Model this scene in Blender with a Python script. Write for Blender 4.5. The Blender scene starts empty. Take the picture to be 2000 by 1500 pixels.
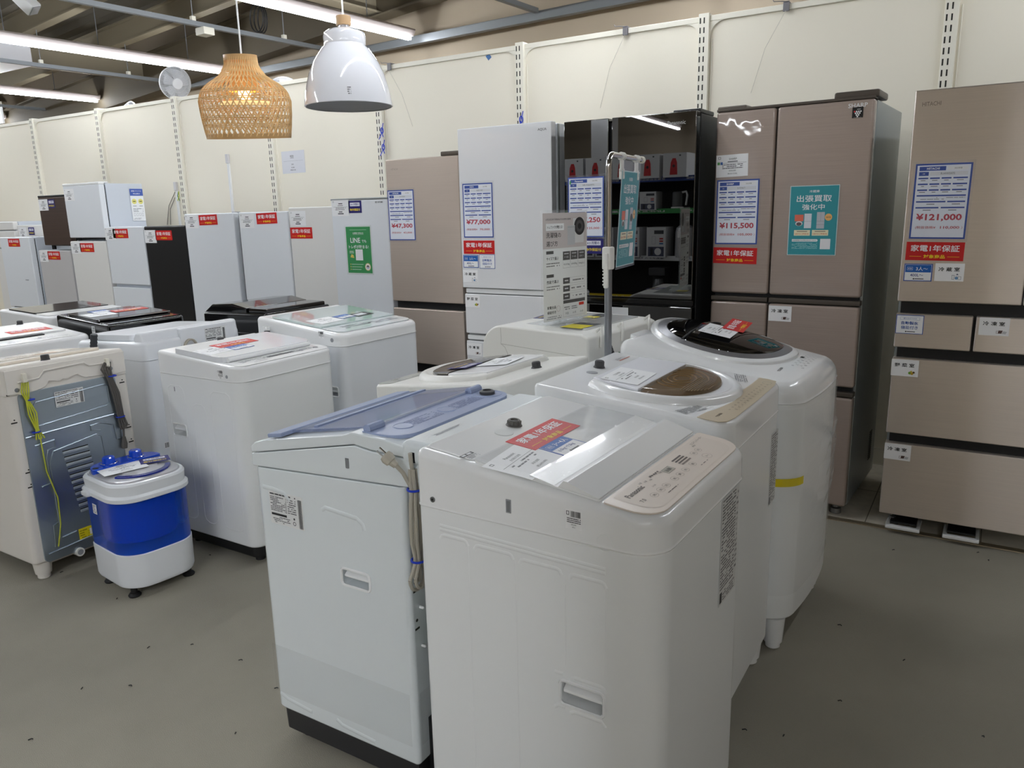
import bpy, bmesh, math, random
from mathutils import Vector, Matrix
from math import radians as RAD, pi, sin, cos
random.seed(7)
S = bpy.context.scene
COL = S.collection

# ------------------------------------------------------------------ camera
CAM_H = 1.413
cd = bpy.data.cameras.new('camera'); cam = bpy.data.objects.new('camera', cd); COL.objects.link(cam)
cd.sensor_width = 36.0; cd.lens = 27.0; cd.clip_start = 0.05; cd.clip_end = 100
R_right = Vector((0.85074876, 0.52506803, -0.0230243))
R_down = Vector((0.09645147, -0.19904094, -0.97523321))
R_fwd = Vector((-0.51664656, 0.82745771, -0.21997742))
m = Matrix((R_right, -R_down, -R_fwd)).transposed().to_4x4()
m.translation = (0, 0, CAM_H)
cam.matrix_world = m
S.camera = cam

# ------------------------------------------------------------------ view, world
S.view_settings.view_transform = 'Standard'; S.view_settings.look = 'None'
S.view_settings.gamma = 1.0; S.view_settings.use_curve_mapping = False
S.view_settings.exposure = 0.5
w = bpy.data.worlds.new('world'); S.world = w; w.use_nodes = True
w.node_tree.nodes['Background'].inputs[0].default_value = (0.9, 0.95, 1.0, 1)
w.node_tree.nodes['Background'].inputs[1].default_value = 0.05
TUBE_POWER = 39.0            # emission strength of the store's line lights

# ------------------------------------------------------------------ materials
def lin(c):
    def f(v):
        v /= 255.0
        return v / 12.92 if v <= 0.04045 else ((v + 0.055) / 1.055) ** 2.4
    return (f(c[0]), f(c[1]), f(c[2]), 1.0)

MATS = {}
def mat(name, rgb, rough=0.5, metal=0.0, ior=1.45, coat=0.0, bump=None, var=None, streak=None,
        trans=0.0, alpha=1.0, emit=None, sbump=0.0, aniso=0.0):
    """rgb in sRGB 0-255.  bump=(scale, strength) var=(scale, amount) streak=(scale_z, amount)"""
    if name in MATS: return MATS[name]
    m = bpy.data.materials.new(name); m.use_nodes = True
    nt = m.node_tree; b = nt.nodes['Principled BSDF']; L = nt.links
    b.inputs['Base Color'].default_value = lin(rgb)
    b.inputs['Roughness'].default_value = rough
    b.inputs['Metallic'].default_value = metal
    b.inputs['IOR'].default_value = ior
    b.inputs['Coat Weight'].default_value = coat
    b.inputs['Coat Roughness'].default_value = 0.03
    b.inputs['Transmission Weight'].default_value = trans
    b.inputs['Alpha'].default_value = alpha
    if emit:
        b.inputs['Emission Color'].default_value = lin(emit[0]); b.inputs['Emission Strength'].default_value = emit[1]
    if aniso:
        tg = nt.nodes.new('ShaderNodeTangent'); tg.direction_type = 'RADIAL'; tg.axis = 'X'
        L.new(tg.outputs[0], b.inputs['Tangent']); b.inputs['Anisotropic'].default_value = aniso
    if var or bump or streak:
        tc = nt.nodes.new('ShaderNodeTexCoord')
    if var or streak:
        n = nt.nodes.new('ShaderNodeTexNoise'); mp = nt.nodes.new('ShaderNodeMapping')
        L.new(tc.outputs['Object'], mp.inputs[0]); L.new(mp.outputs[0], n.inputs['Vector'])
        sc, am = var or streak
        n.inputs['Scale'].default_value = sc; n.inputs['Detail'].default_value = 5 if var else 2
        if streak: mp.inputs['Scale'].default_value = (0.012, 0.012, 1.0)
        mx = nt.nodes.new('ShaderNodeMix'); mx.data_type = 'RGBA'
        lo = [max(0, v * (1 - am)) for v in rgb]; hi = [min(255, v * (1 + am)) for v in rgb]
        mx.inputs['A'].default_value = lin(lo); mx.inputs['B'].default_value = lin(hi)
        L.new(n.outputs['Fac'], mx.inputs['Factor']); L.new(mx.outputs['Result'], b.inputs['Base Color'])
        if sbump:
            bq = nt.nodes.new('ShaderNodeBump'); bq.inputs['Strength'].default_value = sbump; bq.inputs['Distance'].default_value = 0.0012
            L.new(n.outputs['Fac'], bq.inputs['Height']); L.new(bq.outputs['Normal'], b.inputs['Normal'])
    if bump:
        n2 = nt.nodes.new('ShaderNodeTexNoise'); n2.inputs['Scale'].default_value = bump[0]; n2.inputs['Detail'].default_value = 2
        L.new(tc.outputs['Object'], n2.inputs['Vector'])
        bp = nt.nodes.new('ShaderNodeBump'); bp.inputs['Strength'].default_value = bump[1]; bp.inputs['Distance'].default_value = 0.01
        L.new(n2.outputs['Fac'], bp.inputs['Height']); L.new(bp.outputs['Normal'], b.inputs['Normal'])
        if coat: L.new(bp.outputs['Normal'], b.inputs['Coat Normal'])
    MATS[name] = m
    return m

def film_mat(name, rgb, op, rough=0.1, bump=None):
    """thin clear plastic: mostly see-through, a little gloss"""
    if name in MATS: return MATS[name]
    m = bpy.data.materials.new(name); m.use_nodes = True
    nt = m.node_tree; L = nt.links; b = nt.nodes['Principled BSDF']; out = nt.nodes['Material Output']
    b.inputs['Base Color'].default_value = lin(rgb); b.inputs['Roughness'].default_value = rough
    t = nt.nodes.new('ShaderNodeBsdfTransparent'); mx = nt.nodes.new('ShaderNodeMixShader')
    fr = nt.nodes.new('ShaderNodeLayerWeight'); fr.inputs[0].default_value = 0.5
    pw = nt.nodes.new('ShaderNodeMath'); pw.operation = 'POWER'; pw.inputs[1].default_value = 4.0; L.new(fr.outputs['Facing'], pw.inputs[0])
    ad = nt.nodes.new('ShaderNodeMath'); ad.operation = 'MULTIPLY_ADD'; ad.inputs[1].default_value = 0.35; ad.inputs[2].default_value = op; ad.use_clamp = True
    L.new(pw.outputs[0], ad.inputs[0]); L.new(ad.outputs[0], mx.inputs[0])
    L.new(t.outputs[0], mx.inputs[1]); L.new(b.outputs[0], mx.inputs[2]); L.new(mx.outputs[0], out.inputs[0])
    if bump:
        tc = nt.nodes.new('ShaderNodeTexCoord'); n2 = nt.nodes.new('ShaderNodeTexNoise')
        mp = nt.nodes.new('ShaderNodeMapping'); mp.inputs['Rotation'].default_value = (0.5, 0.2, 0.3); mp.inputs['Scale'].default_value = (1, 1, 4)
        n2.inputs['Scale'].default_value = bump[0]; n2.inputs['Detail'].default_value = 3
        L.new(tc.outputs['Object'], mp.inputs[0]); L.new(mp.outputs[0], n2.inputs['Vector'])
        bp = nt.nodes.new('ShaderNodeBump'); bp.inputs['Strength'].default_value = bump[1]; bp.inputs['Distance'].default_value = 0.02
        L.new(n2.outputs['Fac'], bp.inputs['Height']); L.new(bp.outputs['Normal'], b.inputs['Normal'])
    MATS[name] = m
    return m

WHITE = mat('appliance_white', (236, 238, 238), 0.28, bump=(2.5, 0.05), coat=0.25)
WHITE_TOP = mat('white_plastic', (238, 239, 239), 0.2, bump=(3, 0.05), coat=0.3)
COOL = mat('cool_white', (228, 231, 235), 0.3, coat=0.2)
CREAM = mat('cream_plastic', (232, 231, 225), 0.34, coat=0.2)
CREAM_BODY = mat('cream_body', (228, 223, 215), 0.4)
WHITE_F = mat('fridge_white', (225, 229, 234), 0.35)
WHITE_CR = mat('fridge_warm_white', (226, 225, 222), 0.35)
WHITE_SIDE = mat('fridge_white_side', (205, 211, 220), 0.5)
GREY_SIDE = mat('grey_side', (160, 165, 165), 0.34, metal=0.5)
DARK = mat('dark_plastic', (22, 22, 24), 0.5)
DARKGREY = mat('dark_grey_plastic', (62, 62, 64), 0.5)
BLACK_BODY = mat('black_body', (20, 21, 23), 0.4)
BLACK_GLOSS = mat('black_gloss', (10, 10, 11), 0.12, coat=0.5)
BLACK_GLASS = mat('black_glass', (3, 3, 3), 0.01, ior=2.4, bump=(1.2, 0.02))
BLACK_MATTE = mat('black_textured', (16, 16, 18), 0.45)
WHITE_GLASS = mat('white_glass', (232, 233, 235), 0.06, coat=1.0, bump=(1.2, 0.02))
BEIGE_STEEL = mat('beige_steel', (226, 216, 208), 0.34, metal=0.85, streak=(260, 0.03), aniso=0.85)
BEIGE_STEEL2 = mat('beige_steel_dull', (192, 178, 166), 0.4, metal=0.5, streak=(240, 0.03), aniso=0.7)
PINK_BROWN = mat('pink_brown_laminate', (170, 154, 144), 0.32, metal=0.15, coat=0.9, streak=(300, 0.06), bump=(6, 0.25))
BROWN_STRIP = mat('brown_strip', (92, 84, 76), 0.4, metal=0.4)
CHAMPAGNE = mat('champagne_panel', (228, 216, 204), 0.3)
GOLD_PANEL = mat('gold_panel', (206, 192, 166), 0.28, metal=0.1)
WOOD_DARK = mat('dark_woodgrain', (66, 50, 42), 0.45, streak=(90, 0.25))
GALV = mat('galvanised_steel', (165, 176, 186), 0.33, metal=0.85, var=(3, 0.08))
STEEL = mat('steel', (150, 152, 155), 0.3, metal=0.9)
STEEL_DULL = mat('dull_steel_pipe', (140, 143, 148), 0.4, metal=0.7)
CHROME = mat('chrome', (215, 215, 218), 0.12, metal=1.0)
SILVER = mat('silver_trim', (150, 150, 154), 0.28, metal=0.6)
GREY_PL = mat('grey_plastic', (150, 152, 156), 0.45)
LILAC = mat('lilac_panel', (152, 165, 196), 0.3)
LILAC_GLASS = film_mat('lilac_lid', (138, 150, 184), 0.45, 0.08)
BROWN_GLASS = film_mat('brown_lid', (120, 98, 64), 0.30, 0.06)
SMOKE_GLASS = mat('smoke_glass', (6, 6, 8), 0.03, ior=1.7, bump=(3, 0.03))
BLUE_CLEAR = mat('blue_clear_plastic', (30, 96, 225), 0.12, trans=0.7, ior=1.25, coat=0.3)
BLUE_DEEP = mat('blue_plastic', (10, 70, 200), 0.15, coat=0.5)
BLUE_DARK = mat('deep_blue_plastic', (10, 30, 130), 0.2, coat=0.5)
SILVER_PL = mat('silver_plastic', (200, 200, 204), 0.25, metal=0.4)
CORD = mat('cord_grey', (178, 172, 158), 0.55)
CORD_DK = mat('cord_dark', (92, 88, 84), 0.5)
HOSE = mat('hose_dark', (58, 60, 64), 0.5)
YG = mat('earth_wire', (196, 200, 60), 0.5)
GREEN_W = mat('green_wire', (20, 110, 60), 0.5)
BLUE_TIE = mat('blue_tie', (30, 60, 190), 0.5)
YELLOW_T = mat('yellow_tape', (226, 206, 20), 0.35)
CLEAR = film_mat('clear_film', (235, 238, 240), 0.03, 0.06, bump=(5, 0.5))
TAPE = film_mat('clear_tape', (205, 208, 208), 0.10, 0.12, bump=(14, 0.15))
SLEEVE = film_mat('clear_sleeve', (225, 228, 245), 0.04, 0.1)
ACRYL = film_mat('clear_acrylic', (235, 240, 240), 0.06, 0.05)
PAPER = mat('paper', (240, 241, 242), 0.45)
GLOWWARM = mat('warm_bulb', (255, 214, 150), 0.5, emit=((255, 200, 120), 9))
BAMBOO = mat('bamboo', (222, 184, 128), 0.5, var=(30, 0.15))
BAMBOO_RIM = mat('bamboo_rim', (192, 152, 100), 0.45, var=(20, 0.1))
ENAMEL = mat('white_enamel', (230, 231, 236), 0.08, coat=0.6)
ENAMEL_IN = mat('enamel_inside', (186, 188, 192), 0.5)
OAK = mat('oak_socket', (186, 152, 112), 0.5)
INK = {}
def ink(rgb):
    k = 'ink_%d_%d_%d' % rgb
    return mat(k, rgb, 0.4)

# ------------------------------------------------------------------ mesh builder
class MB:
    def __init__(s): s.v = []; s.f = []; s.mi = []; s.mats = []; s.M = Matrix.Identity(4)
    def idx(s, m):
        if m not in s.mats: s.mats.append(m)
        return s.mats.index(m)
    def add(s, vs, fs, m):
        b = len(s.v); i = s.idx(m)
        for p in vs: s.v.append(tuple(s.M @ Vector(p)))
        for f in fs: s.f.append(tuple(b + k for k in f)); s.mi.append(i)
    def box(s, x0, x1, y0, y1, z0, z1, m, r=0.0, seg=2):
        if r <= 0:
            vs = [(x, y, z) for z in (z0, z1) for y in (y0, y1) for x in (x0, x1)]
            s.add(vs, [(0, 2, 3, 1), (4, 5, 7, 6), (0, 1, 5, 4), (2, 6, 7, 3), (0, 4, 6, 2), (1, 3, 7, 5)], m); return
        bm = bmesh.new(); bmesh.ops.create_cube(bm, size=1)
        for v in bm.verts: v.co = Vector(((x0 + x1) / 2 + v.co.x * (x1 - x0), (y0 + y1) / 2 + v.co.y * (y1 - y0), (z0 + z1) / 2 + v.co.z * (z1 - z0)))
        bmesh.ops.bevel(bm, geom=bm.edges[:], offset=r, segments=seg, profile=0.5, affect='EDGES')
        s.bm(bm, m)
    def bm(s, bm, m):
        bm.verts.index_update()
        s.add([v.co for v in bm.verts], [[v.index for v in f.verts] for f in bm.faces], m); bm.free()
    def loft(s, rings, m, c0=True, c1=True):
        n = len(rings[0]); vs = [p for r in rings for p in r]; fs = []
        for k in range(len(rings) - 1):
            for i in range(n):
                j = (i + 1) % n
                fs.append((k * n + i, k * n + j, (k + 1) * n + j, (k + 1) * n + i))
        if c0: fs.append(tuple(range(n - 1, -1, -1)))
        if c1: fs.append(tuple((len(rings) - 1) * n + i for i in range(n)))
        s.add(vs, fs, m)
    def lathe(s, prof, m, n=32, c=(0, 0, 0), c0=False, c1=False, ax='z', sy=1.0):
        rings = []
        for r, h in prof:
            ring = []
            for i in range(n):
                a = 2 * pi * i / n; x, y = r * cos(a), r * sin(a) * sy
                if ax == 'z': p = (x, y, h)
                elif ax == 'x': p = (h, x, y)
                else: p = (y, h, x)
                ring.append((p[0] + c[0], p[1] + c[1], p[2] + c[2]))
            rings.append(ring)
        s.loft(rings, m, c0, c1)
    def cyl(s, c, r, h, m, n=20, ax='z', r2=None):
        s.lathe([(r, 0), (r2 if r2 is not None else r, h)], m, n, c, True, True, ax)
    def tube(s, pts, r, m, n=8, closed=False, flat=1.0):
        pts = [Vector(p) for p in pts]; rings = []; up = None
        for i, p in enumerate(pts):
            a = pts[i - 1] if (i > 0 or closed) else p
            b = pts[(i + 1) % len(pts)] if (i < len(pts) - 1 or closed) else p
            t = (b - a).normalized()
            if up is None:
                up = Vector((0, 0, 1)) if abs(t.z) < 0.9 else Vector((1, 0, 0))
            u = (up - t * up.dot(t))
            if u.length < 1e-4: u = t.orthogonal()
            u.normalize(); up = u; w2 = t.cross(u)
            rr = r[i] if isinstance(r, (list, tuple)) else r
            rings.append([p + (u * cos(2 * pi * k / n) + w2 * sin(2 * pi * k / n) * flat) * rr for k in range(n)])
        if closed: rings.append(rings[0]); s.loft(rings, m, False, False)
        else: s.loft(rings, m)
    def prism(s, poly, z0, z1, m, r=0.0, seg=2, ax='z'):
        """extrude a CCW polygon; ax='y' means poly is in xz and z0..z1 are y; ax='x' poly in yz"""
        def P(a, b, h):
            return (a, b, h) if ax == 'z' else ((a, h, b) if ax == 'y' else (h, a, b))
        bm = bmesh.new()
        lo = [bm.verts.new(P(a, b, z0)) for a, b in poly]; hi = [bm.verts.new(P(a, b, z1)) for a, b in poly]
        n = len(poly); bm.faces.new(lo); bm.faces.new(hi)
        for i in range(n): bm.faces.new((lo[i], lo[(i + 1) % n], hi[(i + 1) % n], hi[i]))
        bmesh.ops.recalc_face_normals(bm, faces=bm.faces[:])
        if r > 0: bmesh.ops.bevel(bm, geom=bm.edges[:], offset=r, segments=seg, profile=0.5, affect='EDGES', clamp_overlap=True)
        s.bm(bm, m)
    def build(s, name, parent=None, mw=None, ang=35, fix=True):
        me = bpy.data.meshes.new(name); me.from_pydata(s.v, [], s.f)
        for k in s.mats: me.materials.append(k)
        me.polygons.foreach_set('material_index', s.mi)
        if fix:
            bm = bmesh.new(); bm.from_mesh(me); bmesh.ops.recalc_face_normals(bm, faces=bm.faces[:]); bm.to_mesh(me); bm.free()
        me.polygons.foreach_set('use_smooth', [True] * len(me.polygons))
        me.set_sharp_from_angle(angle=RAD(ang)); me.update()
        o = bpy.data.objects.new(name, me); COL.objects.link(o)
        if fix:
            wn = o.modifiers.new('wn', 'WEIGHTED_NORMAL'); wn.keep_sharp = True; wn.weight = 80
        if parent: o.parent = parent
        if mw is not None:
            if parent: o.matrix_local = mw
            else: o.matrix_world = mw
        return o

def tag(o, label=None, cat=None, group=None, kind=None):
    if label: o['label'] = label
    if cat: o['category'] = cat
    if group: o['group'] = group
    if kind: o['kind'] = kind
    return o
def thing(name, label, cat, loc=(0, 0, 0), rz=0.0, group=None):
    o = bpy.data.objects.new(name, None); COL.objects.link(o); o.empty_display_size = 0.1
    o.matrix_world = Matrix.Translation(loc) @ Matrix.Rotation(rz, 4, 'Z')
    return tag(o, label, cat, group)
def struct(name, mb, **k):
    return tag(mb.build(name, **k), kind='structure')

def cut(o, boxes):
    """carve rounded boxes (x0,x1,y0,y1,z0,z1,r) out of a closed mesh object (its own local axes)"""
    c = MB()
    for b in boxes: c.box(*b[:6], WHITE, r=b[6] if len(b) > 6 else 0.006, seg=3)
    co = c.build('cutter')
    o.modifiers.clear(); co.modifiers.clear()
    md = o.modifiers.new('b', 'BOOLEAN'); md.operation = 'DIFFERENCE'; md.solver = 'EXACT'; md.object = co
    pm, o.parent = o.parent, None; mw = o.matrix_world.copy(); o.matrix_world = Matrix.Identity(4)
    bpy.context.view_layer.update()
    dg = bpy.context.evaluated_depsgraph_get()
    me = bpy.data.meshes.new_from_object(o.evaluated_get(dg))
    o.modifiers.clear(); old = o.data; nm = old.name; o.data = me; bpy.data.meshes.remove(old); me.name = nm
    bpy.data.objects.remove(co)
    me.set_sharp_from_angle(angle=RAD(35))
    wn = o.modifiers.new('wn', 'WEIGHTED_NORMAL'); wn.keep_sharp = True; wn.weight = 80
    o.matrix_world = mw; o.parent = pm; o.matrix_local = Matrix.Identity(4) if pm else mw
    return o

# ------------------------------------------------------------------ flat print: text and shapes
_TX = {}
def _curve_mesh(t, bold):
    c = bpy.data.curves.new('t', 'FONT'); c.body = t; c.size = 1; c.resolution_u = 2; c.offset = bold
    o = bpy.data.objects.new('t', c); me = o.to_mesh()
    r = ([(v.co.x, v.co.y) for v in me.vertices], [tuple(p.vertices) for p in me.polygons], sum(p.area for p in me.polygons))
    o.to_mesh_clear(); bpy.data.objects.remove(o); bpy.data.curves.remove(c)
    return r
_SB = {}
def safe_bold(ch, bold):
    """largest stroke offset up to bold at which this character still fills properly"""
    k = (ch, bold)
    if k not in _SB:
        a0 = _curve_mesh(ch, 0)[2]; d = max(0.0, _curve_mesh(ch, 0.002)[2] - a0) / 0.002; q = bold
        while q > 0.0015 and _curve_mesh(ch, q)[2] < a0 + 0.72 * d * q: q -= 0.002
        _SB[k] = max(0.0, q)
    return _SB[k]
def glyphs(t, bold):
    k = (t, bold)
    if k not in _TX:
        if bold > 0: bold = min([safe_bold(ch, bold) for ch in t if ord(ch) > 0x2e80] + [bold])
        vs, fs, _ = _curve_mesh(t, bold)
        xs = [v[0] for v in vs]; ys = [v[1] for v in vs]
        _TX[k] = (vs, fs, min(xs), max(xs), min(ys), max(ys))
    return _TX[k]

LAYER = 0.00025
class Print(MB):
    """flat artwork in its own xy plane (z up), each layer a hair above the one before"""
    def __init__(s, w=None, h=None, base=(240, 241, 242), th=0.0008, r=0.0):
        super().__init__(); s.z = 0.0; s.w = w; s.h = h
        if w:
            s.box(-w / 2, w / 2, -h / 2, h / 2, 0, th, ink(base)); s.z = th
    def rect(s, x0, x1, y0, y1, c, up=1):
        z = s.z + LAYER * up
        s.add([(x0, y0, z), (x1, y0, z), (x1, y1, z), (x0, y1, z)], [(0, 1, 2, 3)], ink(c))
    def disc(s, x, y, r, c, up=1, n=24, sy=1.0):
        z = s.z + LAYER * up
        s.add([(x + r * cos(2 * pi * i / n), y + sy * r * sin(2 * pi * i / n), z) for i in range(n)], [tuple(range(n))], ink(c))
    def ring(s, x, y, r, t, c, up=1, n=24, sy=1.0):
        z = s.z + LAYER * up
        vs = [(x + q * cos(2 * pi * i / n), y + sy * q * sin(2 * pi * i / n), z) for q in (r - t, r) for i in range(n)]
        s.add(vs, [(i, n + i, n + (i + 1) % n, (i + 1) % n) for i in range(n)], ink(c))
    def frame(s, x0, x1, y0, y1, t, c, up=1):
        s.rect(x0, x1, y0, y0 + t, c, up); s.rect(x0, x1, y1 - t, y1, c, up); s.rect(x0, x0 + t, y0, y1, c, up); s.rect(x1 - t, x1, y0, y1, c, up)
    def poly(s, pts, c, up=1):
        z = s.z + LAYER * up; s.add([(a, b, z) for a, b in pts], [tuple(range(len(pts)))], ink(c))
    def text(s, t, x, y, h, c, w=None, bold=0.0, up=2, al='c'):
        vs, fs, a, b, lo, hi = glyphs(t, bold)
        k = h / max(1e-6, hi - lo); kx = k
        if w: kx = w / (b - a)
        ox = x - (0 if al == 'l' else (b - a) * kx / 2); oy = y - h / 2; z = s.z + LAYER * up
        s.add([(ox + (p[0] - a) * kx, oy + (p[1] - lo) * k, z) for p in vs], fs, ink(c))
    def lines(s, x0, x1, y0, y1, n, c, seed=1, dens=0.75, up=1):
        """rows of tiny unreadable print"""
        rnd = random.Random(seed); hh = (y0 - y1) / n
        hh = abs(y1 - y0) / n
        for i in range(n):
            y = y1 - (i + 0.75) * hh; x = x0
            while x < x1:
                l = rnd.uniform(0.02, 0.16) * (x1 - x0)
                if rnd.random() < dens: s.rect(x, min(x + l, x1), y, y + hh * 0.45, c, up)
                x += l + 0.015 * (x1 - x0)
    def bars(s, x0, x1, y0, y1, c=(20, 20, 20), seed=3, up=1):
        rnd = random.Random(seed); x = x0
        while x < x1:
            l = rnd.choice((0.012, 0.02, 0.03)) * (x1 - x0); s.rect(x, min(x + l, x1), y0, y1, c, up); x += l + rnd.choice((0.012, 0.02, 0.028)) * (x1 - x0)
    def build(s, name, parent=None, mw=None):
        return super().build(name, parent, mw, fix=False)

def frame_m(o, x, n):
    """matrix with origin o, x axis along x, z axis along n"""
    x = Vector(x).normalized(); n = Vector(n).normalized(); y = n.cross(x).normalized(); x = y.cross(n)
    M = Matrix((x, y, n)).transposed().to_4x4(); M.translation = o
    return M
def onfront(cx, yf, cz, tilt=0.0):
    """frame on a face that looks towards -Y"""
    return frame_m((cx, yf - 0.0006, cz), (cos(tilt), 0, sin(tilt)), (0, -1, 0))
# ------------------------------------------------------------------ the setting
CARPET = mat('carpet_olive_grey', (147, 142, 129), 0.95, var=(1.6, 0.14), bump=(420, 0.35))
TILE = mat('floor_tile', (206, 198, 182), 0.4, var=(26, 0.10))
JOINT = mat('tile_joint', (130, 122, 108), 0.8)
TRIM_METAL = mat('floor_trim_metal', (190, 176, 150), 0.3, metal=0.8, var=(8, 0.1))
PANEL = mat('wall_panel_cream', (236, 230, 214), 0.6)
PANEL_RAIL = mat('wall_panel_rail', (232, 228, 214), 0.5)
SLOT = mat('slot_dark', (40, 38, 34), 0.8)  # hole shade put in the colour; slots are raised boxes, not cut
BWALL = mat('building_wall_beige', (176, 162, 142), 0.75, var=(1.2, 0.03))
DECK = mat('roof_deck', (94, 87, 72), 0.7, var=(1.5, 0.06))
BEAM = mat('roof_beam', (140, 130, 110), 0.65)
BEAM_DK = mat('roof_beam_dark', (88, 79, 63), 0.7)
PIPE = mat('conduit_grey', (128, 132, 136), 0.5, metal=0.4)
TUBE = mat('line_light_diffuser', (255, 255, 255), 0.5, emit=((244, 249, 255), TUBE_POWER))
HOUSING = mat('line_light_housing', (196, 186, 184), 0.5)
B = Matrix.Rotation(RAD(-4), 4, 'Z')            # the building is turned 4 degrees against the panel run

mb = MB(); mb.box(-19, 7.5, -9.5, 3.555, -0.1, 0, CARPET); struct('floor', mb)
mb = MB(); mb.box(-19, 7.5, 3.585, 7.2, -0.1, 0.001, TILE)
x = -19.0 + 0.173
while x < 7.4:
    mb.box(x - 0.002, x + 0.002, 3.585, 5.2, 0, 0.0014, JOINT); x += 0.45
for y in (4.03, 4.48): mb.box(-19, 7.5, y - 0.002, y + 0.002, 0, 0.0014, JOINT)
struct('floor_tiled', mb)
mb = MB(); mb.box(-19, 7.5, 3.551, 3.589, -0.02, 0.004, TRIM_METAL, r=0.0015); struct('trim_floor', mb)

# cream display panels with slotted posts
PY = 4.50; PZ = 2.44
POSTS = [-11.0, -9.72, -8.55, -7.376, -6.205, -5.027, -3.875, -2.681, -1.486, -0.278, 0.92, 2.1]
mb = MB(); mb.box(POSTS[0], POSTS[-1], PY, PY + 0.03, 0, PZ - 0.01, PANEL)
for a, b in zip(POSTS[:-1], POSTS[1:]):
    a += 0.03; b -= 0.03
    mb.box(a, b, PY - 0.014, PY + 0.035, PZ - 0.03, PZ, PANEL_RAIL, r=0.004)
    mb.box(a, b, PY - 0.006, PY, 0, 0.09, PANEL_RAIL)
    for sx, ex in ((a, 1), (b, -1)):            # rounded corner gussets
        pts = [(sx, PZ - 0.02)] + [(sx + ex * (0.085 - 0.085 * cos(t)), PZ - 0.115 + 0.085 * sin(t)) for t in [k * pi / 16 for k in range(9)]]
        poly = [(sx, PZ - 0.03), (sx, PZ - 0.115)] + [(sx + ex * 0.085 * (1 - cos(t)), PZ - 0.115 + 0.085 * sin(t)) for t in [k * pi / 16 for k in range(1, 9)]]
        mb.prism(poly if ex < 0 else poly[::-1], PY - 0.012, PY, PANEL_RAIL, ax='y')
    mb.tube([(a + 0.012, PY - 0.002, 0.1), (a + 0.012, PY - 0.002, PZ - 0.12)], 0.004, PANEL_RAIL, 6)
struct('wall_back', mb)
for k, px in enumerate(POSTS):
    mb = MB(); mb.box(px - 0.03, px + 0.03, PY - 0.028, PY + 0.04, 0, PZ + 0.012, PANEL_RAIL, r=0.003)
    z = 0.9
    while z < PZ - 0.02:
        for dx in (-0.0135, 0.0085): mb.box(px + dx - 0.0035 - 0.006, px + dx + 0.0035 - 0.006, PY - 0.0286, PY - 0.02, z, z + 0.030, SLOT)
        z += 0.05
    struct('trim_%d' % (k + 1), mb)

# building shell, behind and above the panels and behind the camera
mb = MB(); mb.box(-22, 10, 5.62, 5.72, 0, 4.6, BWALL); struct('wall_building', mb, mw=B)
mb = MB(); mb.box(-18.3, -18.2, -11, 8, 0, 4.6, BWALL); struct('wall_left', mb)
mb = MB(); mb.box(6.4, 6.5, -11, 8, 0, 4.6, BWALL); struct('wall_right', mb)
mb = MB(); mb.box(-22, 10, -9.2, -9.1, 0, 4.6, BWALL); struct('wall_front', mb, mw=B)

def zroof(u): return 0.05 * (u + 7)
mb = MB()
prof = []; v = -9.3; k = 0
while v < 5.7:
    for dv, dz in ((0, 0), (0.10, 0), (0.15, 0.06), (0.25, 0.06)): prof.append((v + dv, 3.85 + dz))
    v += 0.30
vs = []; n = len(prof)
for u in (-20.5, 9.0):
    for a, z in prof: vs.append((u, a, z + zroof(u)))
for u in (9.0, -20.5):
    pass
mb.add(vs, [(i, i + 1, n + i + 1, n + i) for i in range(n - 1)], DECK)
struct('ceiling', mb, mw=B)

def ibeam(mb, p0, p1, h, wd, m, t=0.014):
    p0 = Vector(p0); p1 = Vector(p1); d = (p1 - p0).normalized(); s = Vector((-d.y, d.x, 0)).normalized()
    for (a0, a1, b0, b1) in ((-wd / 2, wd / 2, 0, t), (-t / 2, t / 2, t, h - t), (-wd / 2, wd / 2, h - t, h)):
        vs = [q + s * a + Vector((0, 0, bb)) for q in (p0, p1) for a in (a0, a1) for bb in (b0, b1)]
        mb.add(vs, [(0, 1, 3, 2), (4, 6, 7, 5), (0, 4, 5, 1), (2, 3, 7, 6), (0, 2, 6, 4), (1, 5, 7, 3)], m)
kb = 0
for v in (-8.0, -7.1, -6.2, -5.3, -4.4, -3.5, -2.6, -1.7, -0.8, 0.1, 1.0, 1.9, 2.8, 3.95, 4.85):
    mb = MB(); ibeam(mb, (-20.4, v, 3.36 + zroof(-20.4)), (8.9, v, 3.36 + zroof(8.9)), 0.22, 0.10, BEAM, 0.012)
    kb += 1; struct('ceiling_purlin_%d' % kb, mb, mw=B)
kb = 0
for u in (-13.6, -9.3, -5.35, -0.8, 3.4):
    mb = MB(); ibeam(mb, (u, -9.1, 3.12 + zroof(u) * 0.6), (u, 5.6, 3.12 + zroof(u) * 0.6), 0.30, 0.16, BEAM, 0.016)
    kb += 1; struct('ceiling_rafter_%d' % kb, mb, mw=B)
mb = MB(); ibeam(mb, (-20.4, 5.42, 3.0 + 0.07 * (-20.4 + 7.2)), (8.9, 5.42, 3.0 + 0.07 * (8.9 + 7.2)), 0.45, 0.16, BEAM_DK, 0.016); struct('ceiling_edge_beam', mb, mw=B)

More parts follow.
